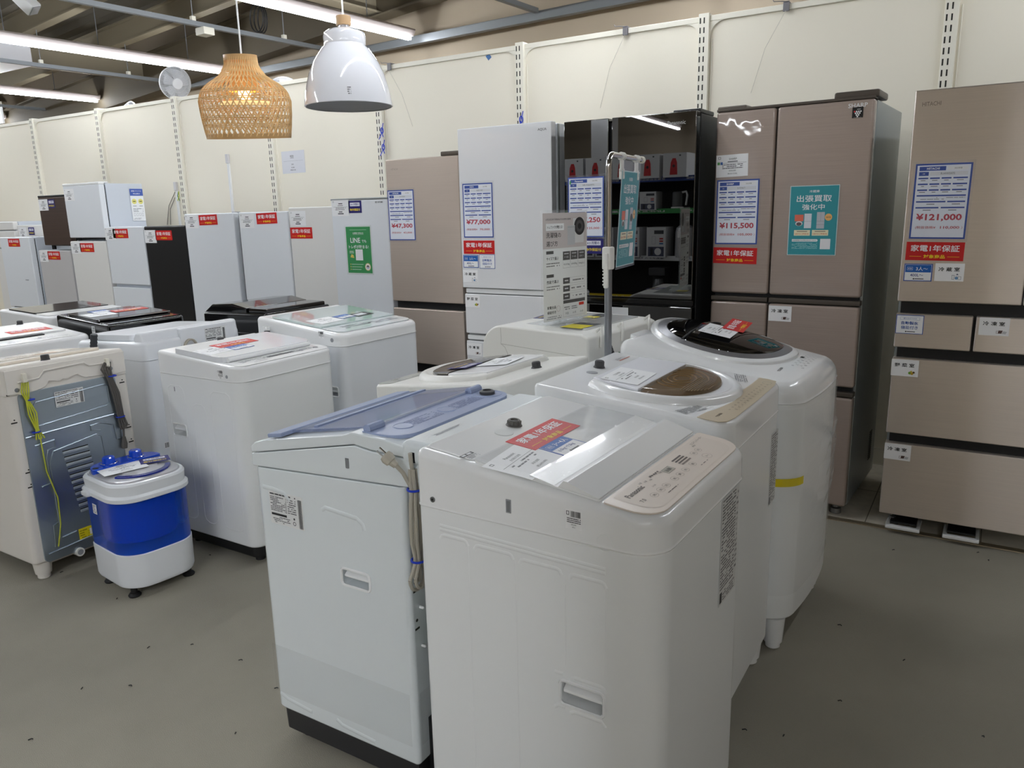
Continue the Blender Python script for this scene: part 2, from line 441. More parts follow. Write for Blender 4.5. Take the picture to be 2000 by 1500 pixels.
# line lights, in rows that run towards the back wall
TU = [(-13.1, 'line light at the far left edge above the panels'), (-10.33, 'line light passing behind the grey fan, second from the left'),
      (-7.47, 'line light running behind the bamboo pendant lamp'), (-4.90, 'line light ending just above the white pendant lamp'),
      (-2.2, 'line light nearest the right, over the black fridge'), (-0.36, 'line light behind the photographer, over the aisle'), (2.0, 'unseen line light added to brighten the right side'), (0.45, 'unseen line light added to brighten the back wall and champagne fridge')]  # last two rows are unseen, added to brighten the right side and wall
for u, lab in TU:
    t = thing('line_light', 'long white ' + lab, 'ceiling light', B @ Vector((u, 0, 2.9)), RAD(-4), 'ceiling line lights')
    mb = MB()
    va = {-2.2: 1.5, 0.45: 2.9}.get(u, -0.5 if u < -6 else -8.6); vb = {-0.36: -0.98, 2.0: 0.2}.get(u, 5.38)
    mb.prism([(-0.045, 0.06), (-0.02, 0.02), (0.02, 0.02), (0.045, 0.06), (0.045, 0.075), (-0.045, 0.075)], va, vb, HOUSING, ax='y'); mb.build('housing', t)
    mb = MB()
    if u == -0.36: mb.box(-0.075, -0.037, va + 0.03, vb - 0.03, -0.012, 0.022, TUBE); mb.box(0.037, 0.075, va + 0.03, vb - 0.03, -0.012, 0.022, TUBE)  # side strips added to this row to strengthen the floor shadow band
    mb.box(-0.019, 0.019, va + 0.03, vb - 0.03, -0.012, 0.022, TUBE); mb.build('diffuser', t)
    mb = MB()
    for v in [q for q in (-7, -5, -3, -1, 1, 2.8, 3.95, 4.85) if va < q < vb]: mb.tube([(0, v, 0.07), (0, v, 0.52 + zroof(u))], 0.004, STEEL_DULL, 6)
    mb.build('hanging_rod', t)

# conduits under the roof
def conduit(name, label, pts, r=0.022, group='roof conduits'):
    mb = MB(); mb.tube(pts, r, PIPE, 8)
    return tag(mb.build(name, mw=B), label, 'conduit', group)
for u, lab in ((-5.96, 'grey conduit crossing the roof to the left of the bamboo lamp cord'), (-8.62, 'grey conduit crossing the roof between two line lights, above the grey fan'), (-3.64, 'grey conduit meeting the wall conduit above the cream panels'), (-11.9, 'grey conduit low over the panels at far left')):
    t = thing('conduit', lab, 'conduit', B @ Vector((u, 0, 0)), RAD(-4), 'roof conduits')
    mb = MB(); mb.box(-0.02, 0.02, -2, 5.46, 2.93, 2.965, PIPE); mb.build('channel', t)
    for v in (2.8, 3.95, 4.85):
        mb = MB(); mb.tube([(0, v, 2.96), (0, v, 3.42 + zroof(u))], 0.004, STEEL_DULL, 6); mb.box(-0.018, 0.018, v - 0.018, v + 0.018, 2.955, 3.0, PANEL_RAIL, r=0.003); mb.build('hanger', t)
    if abs(u + 5.96) < 0.1:
        mb = MB(); mb.box(-0.06, 0.06, 4.0, 4.1, 2.87, 2.928, PANEL_RAIL, r=0.006); mb.build('junction_box', t)
mb = MB(); mb.box(-20, 8, 5.47, 5.53, 2.88, 2.95, PIPE, r=0.006)
tag(mb.build('wall_conduit', mw=B), 'dark horizontal conduit along the beige wall above the panels', 'conduit')
for (u, v) in ((-4.9, 5.2), (-3.64, 4.4)):
    mb = MB(); c = Vector((u, v, 3.09))
    if u < -4: c = Vector((-5.96, 4.6, 3.09))
    for q in range(3): mb.tube([c + Vector((0, 0, .07 + .045)) * 0 + Vector((0.09 * cos(a) * (1 - 0.15 * q), 0.03 * q - 0.03, 0.11 * sin(a))) for a in [k * pi / 10 for k in range(20)]], 0.006, DARK, 6, closed=True)
    tag(mb.build('cable_coil', mw=B), 'dark cable coil on the conduit ' + ('left of the white pendant lamp' if u < -4 else 'near the beige wall'), 'cable', 'cable coils')

# an added, unseen pillar standing in for the photographer, to cast the shadow band
mb = MB(); mb.box(-0.60, -0.34, -0.92, -0.66, 0, 4.2, BWALL, r=0.01); struct('shadow_block', mb)
# ------------------------------------------------------------------ refrigerators along the panels
def fridge(label, x0, x1, yf, H, D, doors, dm, sm, z0=0.0, name='refrigerator', group=None, rad=0.008, th=0.05, gap=DARK, foot=True, ext=0.0, base=0.05):
    W = x1 - x0
    t = thing(name, label, 'refrigerator', ((x0 + x1) / 2, yf, z0), 0, group); t['W'] = W
    del t['W']
    mb = MB(); mb.box(-W / 2 + ext, W / 2 - ext, th + 0.008, D, base, H - 0.006, sm, r=0.005)
    mb.box(-W / 2 + 0.012, W / 2 - 0.012, 0.03, th + 0.012, base + 0.01, H - 0.02, gap)
    mb.build('cabinet', t)
    for d in doors:
        nm, a, b, za, zb = d[:5]; m = d[5] if len(d) > 5 else dm
        mb = MB(); mb.box(a - W / 2, b - W / 2, 0, th, za, zb, m, r=rad, seg=3); mb.build(nm, t)
    if foot:
        for sx in (-1, 1):
            mb = MB(); mb.lathe([(0.012, 0.05), (0.014, 0.03), (0.024, 0.026), (0.026, 0.004), (0.022, 0.0)], STEEL, 16, (sx * (W / 2 - 0.05), 0.07, 0), False, True)
            mb.cyl((sx * (W / 2 - 0.05), D - 0.06, 0), 0.02, 0.051, DARK)
            mb.build('foot', t)
    return t

def logo(t, txt, x, z, h, c=(120, 120, 122), w=None, bold=0.01, y=0.0):
    p = Print(); p.z = 0; p.text(txt, 0, 0, h, c, w=w, bold=bold, up=1)
    return p.build('logo', t, frame_m((x, y - 0.0004, z), (1, 0, 0), (0, -1, 0)))

# right-hand brushed champagne fridge
x0 = -0.318; HIT = fridge('tall brushed champagne fridge with many drawers, at the right edge, priced 121,000', x0, 0.36, 3.53, 1.833, 0.68,
    [('door', 0, 0.43, 1.012, 1.833), ('door', 0.434, 0.678, 1.012, 1.833), ('drawer', 0, 0.276, 0.821, 0.962), ('drawer', 0.286, 0.678, 0.821, 0.962),
     ('drawer', 0, 0.678, 0.449, 0.776), ('drawer', 0, 0.678, 0.083, 0.406)], BEIGE_STEEL, GREY_SIDE, rad=0.005, base=0.075)
logo(HIT, 'HITACHI', -0.339 + 0.06, 1.78, 0.016, (150, 138, 126), 0.065)
for xa in (-0.300, -0.08):
    mb = MB(); a = xa - 0.021
    mb.prism([(a + 0.01, 0.0), (a + 0.115, 0.0), (a + 0.12, 0.012), (a + 0.125, 0.07), (a, 0.07), (a + 0.005, 0.012)], 0.012, 0.022, WHITE_TOP, r=0.002)
    mb.v = [(p[0], p[1], p[2]) for p in mb.v]
    mb2 = MB(); mb2.box(xa - 0.01, xa + 0.125, -0.012, 0.016, 0.02, 0.034, WHITE_TOP, r=0.004); mb2.box(xa - 0.01, xa + 0.006, 0.0, 0.12, 0.024, 0.034, WHITE_TOP, r=0.003)
    mb2.box(xa + 0.109, xa + 0.125, 0.0, 0.12, 0.024, 0.034, WHITE_TOP, r=0.003); mb2.box(xa + 0.006, xa + 0.109, 0.018, 0.12, 0.04, 0.046, DARK)
    mb2.build('pull_out_carry_handle', HIT)

# pink-brown french door fridge
x0 = -1.13; SH = fridge('tall pinkish brown french door fridge with grey side and teal poster', x0, -0.466, 3.60, 1.832, 0.66,
    [('door', 0, 0.268, 1.012, 1.826), ('door', 0.274, 0.664, 1.012, 1.826), ('drawer', 0, 0.267, 0.614, 0.972), ('drawer', 0.273, 0.664, 0.614, 0.972), ('drawer', 0, 0.664, 0.058, 0.566)],
    PINK_BROWN, GREY_SIDE, rad=0.012)
for a, b, z in ((0, 0.267, 0.976), (0.273, 0.664, 0.976), (0, 0.664, 0.570)):
    mb = MB(); mb.box(a - 0.332, b - 0.332, 0.004, 0.05, z, z + 0.022, BROWN_STRIP, r=0.004); mb.build('handle_ledge', SH)
mb = MB(); mb.box(-0.332, 0.332, 0.002, 0.06, 1.826, 1.838, BROWN_STRIP, r=0.003); mb.build('top_trim', SH)
mb = MB(); mb.box(0.17, 0.345, 0.006, 0.20, 1.832, 1.862, BROWN_STRIP, r=0.008); mb.box(-0.332, -0.20, 0.01, 0.14, 1.832, 1.850, BROWN_STRIP, r=0.006); mb.build('hinge_cover', SH)
mb = MB()
for k in range(14): mb.box(0.3318, 0.3335, 0.50, 0.56, 0.14 + 0.011 * k, 0.146 + 0.011 * k, DARK)
mb.build('side_vent', SH)
logo(SH, 'SHARP', 0.267, 1.803, 0.017, (232, 232, 234), 0.075, 0.02)
p = Print(0.042, 0.042, (14, 14, 16))
for gx, gy, cc in ((-.012, .004, (230, 60, 60)), (-.004, .004, (255, 255, 255)), (.004, .004, (255, 255, 255)), (.012, .004, (255, 255, 255)), (-.008, -.003, (255, 255, 255)), (0, -.003, (255, 255, 255)), (.008, -.003, (255, 255, 255)), (-.004, -.010, (255, 255, 255)), (.004, -.010, (255, 255, 255)), (0, -.0165, (255, 255, 255))): p.disc(gx, gy, 0.0032, cc, n=10)
p.rect(-.003, .011, .0115, .0135, (220, 220, 220)); p.rect(-.015, .015, -.0196, -.0185, (160, 160, 160))
p.build('emblem_plate', SH, frame_m((0.268, -0.0004, 1.775), (1, 0, 0), (0, -1, 0)))

# black mirrored fridge
x0 = -1.85; PA = fridge('tall black mirror-glass french door fridge reflecting the store shelves', x0, -1.18, 3.50, 1.830, 0.69,
    [('door', 0, 0.238, 0.986, 1.83), ('door', 0.256, 0.668, 0.986, 1.83), ('drawer', 0, 0.238, 0.70, 0.948), ('drawer', 0.256, 0.668, 0.70, 0.948), ('drawer', 0, 0.668, 0.38, 0.69), ('drawer', 0, 0.668, 0.06, 0.37)],
    BLACK_GLASS, BLACK_BODY, rad=0.003, gap=BLACK_BODY)
mb = MB(); mb.box(-0.335, 0.335, 0.008, 0.05, 0.955, 0.982, BLACK_GLOSS, r=0.004); mb.build('handle_ledge', PA)
mb = MB(); mb.box(0.20, 0.33, 0.06, 0.26, 1.826, 1.846, BLACK_BODY, r=0.005); mb.build('hinge_cover', PA)
logo(PA, 'Panasonic', 0.24, 1.785, 0.018, (190, 190, 190), 0.085)

# white glass fridge
x0 = -2.535; AQ = fridge('tall glossy white glass fridge left of the black one, priced 77,000', x0, -1.955, 3.56, 1.850, 0.66,
    [('door', 0, 0.58, 0.996, 1.85), ('drawer', 0.012, 0.58, 0.738, 0.962), ('drawer', 0.012, 0.58, 0.40, 0.694), ('drawer', 0.012, 0.58, 0.06, 0.36)], WHITE_GLASS, COOL, rad=0.004, gap=mat('grey_liner', (150, 152, 154), 0.5), ext=-0.006)
for z in (0.966, 0.700, 0.366):
    mb = MB(); mb.box(-0.278, 0.288, 0.012, 0.05, z, z + 0.026, WHITE_TOP, r=0.004); mb.build('handle_ledge', AQ)
mb = MB(); mb.box(0.292, 0.297, 0.058, 0.075, 0.06, 1.84, GREY_SIDE); mb.build('side_trim', AQ)
logo(AQ, 'AQUA', 0.238, 1.812, 0.015, (110, 112, 116), 0.052)

# matt beige fridge
x0 = -3.09; H47 = fridge('beige-grey steel fridge with three doors, priced 47,300', x0, -2.565, 3.60, 1.722, 0.64,
    [('door', 0, 0.525, 0.895, 1.72), ('drawer', 0, 0.525, 0.52, 0.852), ('drawer', 0, 0.525, 0.07, 0.462)], BEIGE_STEEL2, DARKGREY, rad=0.006)
mb = MB(); mb.box(0.14, 0.262, 0.004, 0.14, 1.72, 1.745, BROWN_STRIP, r=0.005); mb.build('hinge_cover', H47)
logo(H47, 'HITACHI', -0.195, 1.665, 0.012, (160, 148, 138), 0.05)

# small fridges
F11 = fridge('white small fridge with the green poster, tallest of the small row', -3.60, -3.13, 3.65, 1.512, 0.60, [('door', 0, 0.47, 0.58, 1.50), ('door', 0, 0.47, 0.06, 0.565)], WHITE_F, WHITE_SIDE, group='small white fridges')
mb = MB(); mb.box(-0.237, 0.237, 0.0, 0.05, 1.500, 1.512, GREY_SIDE, r=0.003); mb.build('top_trim', F11)
logo(F11, 'IRIS OHYAMA', 0.166, 1.483, 0.010, (70, 72, 76), 0.062, 0.02)
F10 = fridge('warm white small fridge just left of the one with the green poster', -4.045, -3.62, 3.70, 1.468, 0.58, [('door', 0, 0.425, 0.55, 1.468), ('door', 0, 0.425, 0.06, 0.54)], WHITE_CR, WHITE_SIDE, group='small white fridges')
F9 = fridge('pale white small fridge between two others, second left of the green poster one', -4.55, -4.055, 3.70, 1.446, 0.58, [('door', 0, 0.495, 0.55, 1.446), ('door', 0, 0.495, 0.06, 0.54)], WHITE_F, WHITE_SIDE, group='small white fridges')
F8 = fridge('white small fridge directly right of the black fridge in the small row', -5.155, -4.605, 3.70, 1.445, 0.60, [('door', 0, 0.55, 0.55, 1.445), ('door', 0, 0.55, 0.06, 0.54)], WHITE_F, WHITE_SIDE, group='small white fridges')
mb = MB(); mb.box(0.20, 0.25, 0.05, 0.09, 1.439, 1.452, GREY_PL, r=0.003); mb.build('hinge', F8)
F7 = fridge('matt black small fridge standing among white ones', -5.672, -5.165, 3.70, 1.365, 0.55, [('door', 0, 0.507, 0.05, 1.36)], BLACK_MATTE, BLACK_MATTE, rad=0.01)
F6 = fridge('white two-door fridge with a drawer handle groove, left of the black fridge', -6.20, -5.685, 3.70, 1.36, 0.55, [('door', 0, 0.515, 0.898, 1.36), ('door', 0, 0.515, 0.06, 0.872)], WHITE_F, WHITE_SIDE, group='small white fridges', gap=WHITE_SIDE)
mb = MB(); mb.box(-0.257, 0.257, 0.0, 0.03, 0.860, 0.874, WHITE_F, r=0.004); mb.build('handle_lip', F6)
F5 = fridge('white lower fridge of the white stacked pair', -6.74, -6.215, 3.70, 1.256, 0.52, [('door', 0, 0.525, 0.05, 1.245)], WHITE_CR, WHITE_SIDE, group='stacked small fridges')
mb = MB(); mb.box(0.20, 0.25, 0.02, 0.07, 1.240, 1.250, GREY_PL, r=0.004); mb.build('hinge', F5)
F5U = fridge('white small fridge stacked on top of another white fridge, tallest stack at left', -6.732, -6.203, 3.70, 0.452, 0.38, [('door', 0, 0.527, 0.012, 0.44)], WHITE_F, WHITE_SIDE, z0=1.2625, group='stacked small fridges', foot=False, base=0.012)
mb = MB(); mb.box(-0.265, 0.265, -0.002, 0.05, 0.438, 0.456, WHITE_TOP, r=0.004); mb.box(0.08, 0.24, 0.02, 0.1, 0.45, 0.46, WHITE_TOP, r=0.003); mb.build('top_trim', F5U)
for sx in (-0.22, 0.22):
    for y in (0.06, 0.33): mb = MB(); mb.cyl((sx, y, -0.012), 0.018, 0.027, DARK); mb.build('foot', F5U)
F4 = fridge('pale grey small fridge under the dark woodgrain one', -7.47, -6.945, 3.80, 1.165, 0.50, [('door', 0, 0.525, 0.05, 1.16)], mat('fridge_pale_grey', (196, 194, 194), 0.4), WHITE_SIDE, group='stacked small fridges')
F3 = fridge('dark brown woodgrain small fridge on top of a pale grey fridge', -7.345, -6.905, 3.80, 0.455, 0.44, [('door', 0, 0.44, 0.02, 0.44)], WOOD_DARK, BLACK_BODY, z0=1.185, foot=False, base=0.012)
mb = MB(); mb.box(-0.22, 0.22, 0.0, 0.06, 0.440, 0.456, BLACK_BODY, r=0.004); mb.build('top_trim', F3)
for sx in (-0.18, 0.18):
    for y in (0.06, 0.38): mb = MB(); mb.cyl((sx, y, -0.019), 0.018, 0.035, DARK); mb.build('foot', F3)
F1 = fridge('white fridge cut off by the left edge, with a red warranty card', -8.10, -7.565, 3.78, 1.282, 0.28, [('door', 0, 0.535, 0.62, 1.278), ('door', 0, 0.535, 0.05, 0.61)], WHITE_F, WHITE_SIDE, group='small white fridges')
mb = MB(); mb.box(0.10, 0.15, -0.004, 0.002, 0.88, 0.887, GREY_PL, r=0.001); mb.build('badge', F1)
F2 = fridge('narrow white fridge with a navy card, just left of the woodgrain fridge', -8.40, -7.93, 4.10, 1.39, 0.37, [('door', 0, 0.47, 0.90, 1.385), ('door', 0, 0.47, 0.55, 0.875), ('door', 0, 0.47, 0.06, 0.53)], WHITE_CR, WHITE_SIDE, group='small white fridges')
F2B = fridge('white ribbed drawer-front fridge at the far left end, mostly hidden', -8.92, -8.47, 4.10, 1.43, 0.37, [('drawer', 0, 0.45, 1.34, 1.42), ('drawer', 0, 0.45, 1.25, 1.33), ('drawer', 0, 0.45, 1.16, 1.24), ('drawer', 0, 0.45, 0.06, 1.15)], WHITE_CR, WHITE_SIDE, group='small white fridges', gap=WHITE_SIDE)
SH.matrix_world = SH.matrix_world @ Matrix.Rotation(RAD(-3), 4, 'Z')
bpy.context.view_layer.update()
# ------------------------------------------------------------------ price sheets, cards and posters on the fridges
BLU = (46, 78, 160); RED = (204, 22, 24); REDT = (186, 60, 76); WHT = (242, 243, 245); YEL = (250, 222, 40); BLK = (30, 30, 32); GRY = (120, 122, 126); NAVY = (36, 32, 110)
def onf(root, cx, cz, tilt=0.0, lift=0.0006):
    rx, rz = root.location.x, root.location.z
    return root.matrix_world @ frame_m((cx - rx, -lift, cz - rz), (cos(tilt), 0, sin(tilt)), (0, -1, 0))

def price_sheet(brand, year, model, price, ex, green=False):
    p = Print(0.196, 0.290, BLU); w, h = 0.196, 0.290
    p.rect(-.0915, .0915, -.1385, .1385, (232, 236, 246), 1)
    p.rect(-.084, .008, .118, .134, BLU, 2); p.text(brand, -.036, .126, .0085, WHT, bold=.02, up=3)
    if green: p.rect(-.088, -.080, .112, .128, (60, 150, 90), 3)
    p.rect(.014, .084, .119, .133, (236, 237, 240), 2); p.text(year + '年製', .050, .126, .0062, (90, 90, 94), up=3)
    p.rect(-.084, -.050, .099, .114, BLU, 2); p.text('型番', -.067, .1065, .004, WHT, up=3); p.rect(-.046, .084, .0995, .1135, (222, 224, 230), 2); p.text(model, .016, .1065, .0075, (96, 98, 104), up=3)
    rnd = random.Random(hash(model) % 997 if False else len(model) * 7 + len(price))
    for r in range(3):
        y = .092 - .0225 * r
        for (a, b) in ((-.085, -.050), (-.044, -.010), (-.004, .030), (.036, .085)):
            p.rect(a, b, y - .0055, y, BLU, 2); q = (a + b) / 2; l = rnd.uniform(.005, .012); p.rect(q - l, q + l, y - .0125, y - .0095, (140, 142, 148), 2)
    p.rect(-.085, .085, .020, .0255, BLU, 2)
    p.lines(-.083, .083, .006, .018, 2, (150, 152, 158), 5, .6, 2)
    for (a, b, y) in ((-.085, .018, .002), (.024, .085, .002), (-.085, -.004, -.021), (.004, .085, -.021)):
        p.rect(a, b, y - .0055, y, BLU, 2); q = (a + b) / 2; p.rect(q - .014, q + .014, y - .014, y - .0105, (140, 142, 148), 2)
    p.text(price, 0, -.062, .030, REDT, w=.160, bold=.03, up=2)
    p.text('(税抜価格¥', -.043, -.101, .0125, REDT, w=.072, bold=.012, up=2); p.text(ex, .042, -.101, .0118, REDT, w=.066, bold=.018, up=2); p.text(')', .084, -.101, .0118, REDT, up=2)
    return p

def put(p, name, label, cat, M, group=None):
    o = p.build(name, None, M) if isinstance(p, MB) else None
    return tag(o, label, cat, group)
_sh = {}
def put_copy(key, make, name, label, cat, M, group=None):
    if key not in _sh: o = make().build(name); _sh[key] = o.data
    else: o = bpy.data.objects.new(name, _sh[key]); COL.objects.link(o)
    o.matrix_world = M
    return tag(o, label, cat, group)
def sleeve(o, w, h, dy=0.0):
    mb = MB(); mb.box(-w / 2, w / 2, -h / 2 + dy, h / 2 + dy, -0.0004, 0.0028, SLEEVE, r=0.0006, seg=1); mb.build('clear_sleeve', o)

PSG = 'printed price sheets in clear sleeves'
for root, cx, cz, a, lab, tl in (
    (HIT, -.197, 1.410, ('HITACHI', '2023', 'R-HWS47S', '¥121,000', '110,000'), 'blue-framed price sheet reading 121,000 on the champagne fridge', -0.01),
    (SH, -1.018, 1.383, ('SHARP', '2022', 'SJ-X506J-T', '¥115,500', '105,000'), 'blue-framed price sheet reading 115,500 on the pinkish brown fridge', 0.0),
    (PA, -1.732, 1.421, ('Panasonic', '2021', 'NR-F506WPX', '¥137,250', '125,000'), 'blue-framed price sheet on the black fridge, partly behind the pole', 0.0),
    (AQ, -2.415, 1.418, ('AQUA', '2021', 'AQR-V43K', '¥77,000', '70,000'), 'blue-framed price sheet reading 77,000 on the white glass fridge', 0.0),
    (H47, -2.987, 1.402, ('HITACHI', '2021', 'R-V32RV', '¥47,300', '43,000'), 'blue-framed price sheet reading 47,300 on the beige-grey fridge', 0.0)):
    o = put(price_sheet(*a, green=(root is PA)), 'price_sheet', lab, 'price sheet', onf(root, cx, cz, tl), PSG)
    sleeve(o, 0.214, 0.310)

def red_card(up=0):
    p = Print(0.205, 0.073, RED)
    p.text('家電1年保証', 0, .012, .0262, WHT, w=.172, bold=.022, up=1)
    p.text('対象商品', 0, -.0205, .0145, YEL, w=.076, bold=.02, up=1)
    p.rect(-.088, -.046, -.0212, -.0200, YEL, 1); p.rect(.046, .088, -.0212, -.0200, YEL, 1)
    return p
RG = 'red one-year warranty cards'
FR = [(HIT, -.200, 1.216, 'champagne fridge at right', -.012), (SH, -1.020, 1.186, 'pinkish brown fridge', -.012), (AQ, -2.416, 1.221, 'white glass fridge', 0), (F10, -3.937, 1.301, 'warm white fridge, below its white price tag', 0),
      (F9, -4.261, 1.401, 'pale white fridge second left of the green poster', .02), (F8, -4.883, 1.399, 'white fridge just right of the black small fridge', .02), (F7, -5.428, 1.291, 'matt black small fridge', 0),
      (F6, -5.989, 1.307, 'two-door white fridge left of the black small one', 0), (F5, -6.495, 1.193, 'lower fridge of the white stacked pair', 0), (F4, -7.218, 1.114, 'pale grey fridge under the woodgrain one', 0), (F1, -7.84, 1.228, 'white fridge at the far left edge', 0)]
for root, cx, cz, lab, tl in FR:
    put_copy('red', red_card, 'warranty_card', 'red one-year warranty card on the ' + lab, 'card', onf(root, cx, cz, tl), RG)

def size_card(a, b):
    p = Print(0.102, 0.070, (40, 84, 168)); p.rect(-.0475, .0475, -.0315, .0315, WHT, 1)
    p.rect(-.0465, .0465, .001, .0305, (22, 96, 180), 2); p.frame(-.040, -.020, .009, .022, .0007, WHT, 3); p.text('家族', -.030, .0155, .007, WHT, up=3); p.text(a, .013, .0155, .0165, WHT, bold=.01, up=3)
    p.text(b, -.004, -.0105, .0115, (60, 70, 140), bold=.012, up=2); p.disc(-.014, -.0255, .003, (40, 40, 44), 2, 12); p.rect(-.010, .022, -.0272, -.0238, (60, 60, 66), 2)
    return p
def room_card(t, icon):
    p = Print(0.102, 0.070, (246, 246, 247))
    p.text(t, -.002, .012, .0165, BLK, w=.074, bold=.02, up=1)
    if icon == 'veg':
        p.disc(.020, -.020, .006, (120, 170, 60), 1, 14); p.disc(.028, -.022, .0055, (196, 160, 50), 2, 14); p.disc(.034, -.017, .0045, (90, 70, 40), 2, 12); p.disc(.025, -.014, .004, (210, 190, 70), 2, 12)
    elif icon == 'ice':
        p.poly([(.014, -.026), (.026, -.026), (.030, -.014), (.016, -.014)], (84, 62, 56), 1); p.poly([(.026, -.026), (.040, -.028), (.044, -.018), (.032, -.016)], (200, 200, 202), 2); p.frame(.008, .018, -.026, -.016, .001, (110, 70, 60), 2)
    else:
        p.frame(.010, .018, -.028, -.010, .0012, (96, 100, 110), 1); p.disc(.026, -.022, .006, (110, 150, 190), 1, 14); p.poly([(.024, -.010), (.032, -.010), (.028, -.004)], (70, 80, 110), 1); p.frame(.031, .042, -.028, -.016, .001, (96, 100, 110), 1)
    return p
def jido_card():
    p = Print(0.102, 0.078, (40, 84, 168)); p.rect(-.0485, .0485, -.0365, .0365, WHT, 1)
    p.frame(-.036, .036, .019, .031, .0006, (70, 110, 180), 2); p.text('細々氷ができる', 0, .025, .0065, (40, 84, 168), up=2)
    p.text('自動製氷', 0, .006, .0142, (40, 84, 168), w=.062, bold=.02, up=2); p.text('機能付き', 0, -.0125, .0142, (40, 84, 168), w=.062, bold=.02, up=2)
    p.disc(-.012, -.0295, .0028, (40, 40, 44), 2, 12); p.rect(-.008, .022, -.031, -.028, (60, 60, 66), 2)
    return p
CG = 'small printed cards on the big fridges'
def c1(make, key, name, lab, root, cx, cz, tl=0): put_copy(key, make, name, lab, 'card', onf(root, cx, cz, tl), CG)
S3 = lambda: size_card('3人〜', '400L〜')
c1(S3, 's3', 'size_card', 'blue and white household-size card reading 3 people on the champagne fridge', HIT, -.252, 1.131)
c1(S3, 's3', 'size_card', 'blue and white household-size card reading 3 people on the white glass fridge', AQ, -2.473, 1.143)
c1(lambda: room_card('冷 蔵 室', 'f'), 'rz', 'compartment_card', 'white fridge-compartment card under the red card on the champagne fridge', HIT, -.141, 1.134)
c1(lambda: room_card('冷 蔵 室', 'f'), 'rz', 'compartment_card', 'white fridge-compartment card at the foot of the white glass door', AQ, -2.479, 1.061)
c1(lambda: room_card('冷 凍 室', 'ice'), 'rt', 'compartment_card', 'white freezer card on the small right drawer of the champagne fridge', HIT, .031, .928 - .002)
c1(lambda: room_card('冷 凍 室', 'ice'), 'rt', 'compartment_card', 'white freezer card on the bottom drawer of the champagne fridge', HIT, -.267, .368)
c1(lambda: room_card('冷 凍 室', 'ice'), 'rt', 'compartment_card', 'white freezer card on the right drawer of the pinkish brown fridge', SH, -.800, .928)
c1(lambda: room_card('冷 凍 室', 'ice'), 'rt', 'compartment_card', 'white freezer card on the lowest drawer of the white glass fridge', AQ, -2.470, .645)
c1(lambda: room_card('野 菜 室', 'veg'), 'rv', 'compartment_card', 'white vegetable-drawer card on the champagne fridge', HIT, -.268, .735)
c1(lambda: room_card('野 菜 室', 'veg'), 'rv', 'compartment_card', 'white vegetable-drawer card on the white glass fridge', AQ, -2.470, .922)
c1(jido_card, 'jd', 'feature_card', 'blue-edged automatic ice card on the ice drawer of the champagne fridge', HIT, -.265, .918)
c1(jido_card, 'jd', 'feature_card', 'blue-edged automatic ice card on the white glass fridge', AQ, -2.364, 1.144)
c1(lambda: Print(0.102, 0.07, (225, 226, 228)), 'bl', 'compartment_card', 'plain white card on the upper drawer of the black fridge', PA, -1.552, .900)

def navy_card():
    p = Print(0.108, 0.074, NAVY); p.rect(-.040, .040, .004, .026, (236, 236, 246), 1); p.text('6ヶ月間の', 0, .015, .0135, NAVY, w=.066, bold=.015, up=2)
    p.text('動作保証付', 0, -.017, .0155, YEL, w=.084, bold=.012, up=1); return p
NG = 'navy six-month guarantee cards'
for root, cx, cz, lab in ((PA, -1.690, 1.233, 'black fridge, half behind the pole'), (F11, -3.396, 1.459, 'white fridge above the green poster'), (F3, -7.130, 1.567, 'dark woodgrain fridge'), (F2, -8.13, 1.325, 'white fridge left of the woodgrain one')):
    put_copy('navy', navy_card, 'guarantee_card', 'navy six-month guarantee card on the ' + lab, 'card', onf(root, cx, cz), NG)

def tag_card(seed=1, w=.148, h=.098):
    p = Print(w, h, (238, 239, 241)); k = w / .148
    p.frame(-.064 * k, -.054 * k, .034 * k, .042 * k, .0012, (90, 92, 96), 1)
    p.rect(-.016 * k, .018 * k, .024 * k, .0295 * k, (70, 72, 76), 1); p.rect(-.022 * k, .022 * k, .013 * k, .0165 * k, (100, 102, 106), 1)
    p.rect(-.06 * k, .06 * k, .0065 * k, .0078 * k, (130, 132, 136), 1); p.lines(-.045 * k, .045 * k, -.014 * k, .005 * k, 2, (120, 122, 126), seed, .8, 1)
    p.rect(-.016 * k, .014 * k, -.026 * k, -.0205 * k, (60, 62, 66), 1); p.rect(-.024 * k, .024 * k, -.0375 * k, -.0315 * k, (50, 52, 56), 1)
    return p
def sharp_tag():
    p = Print(.147, .098, (238, 239, 241)); p.frame(-.064, -.052, .031, .041, .0015, (70, 72, 76), 1); p.rect(-.068, -.056, .006, .018, (90, 160, 90), 1); p.rect(-.054, -.043, .006, .018, (60, 100, 170), 1)
    p.text('SHARP', .004, .030, .0085, BLK, up=1); p.rect(-.02, .026, .0165, .020, (80, 82, 86), 1); p.rect(-.042, .066, .0115, .0128, GRY, 1); p.lines(-.045, .05, -.014, .009, 3, (90, 92, 96), 4, .85, 1)
    p.text('¥105,000', .002, -.022, .007, (60, 62, 66), up=1); p.text('(税込¥115,500)', .002, -.035, .0075, BLK, up=1); return p
TG = 'white price tags on the fridges'
put(sharp_tag(), 'price_tag', 'white price tag above the blue-framed sheet on the pinkish brown fridge', 'price tag', onf(SH, -1.049, 1.590, .02), TG)
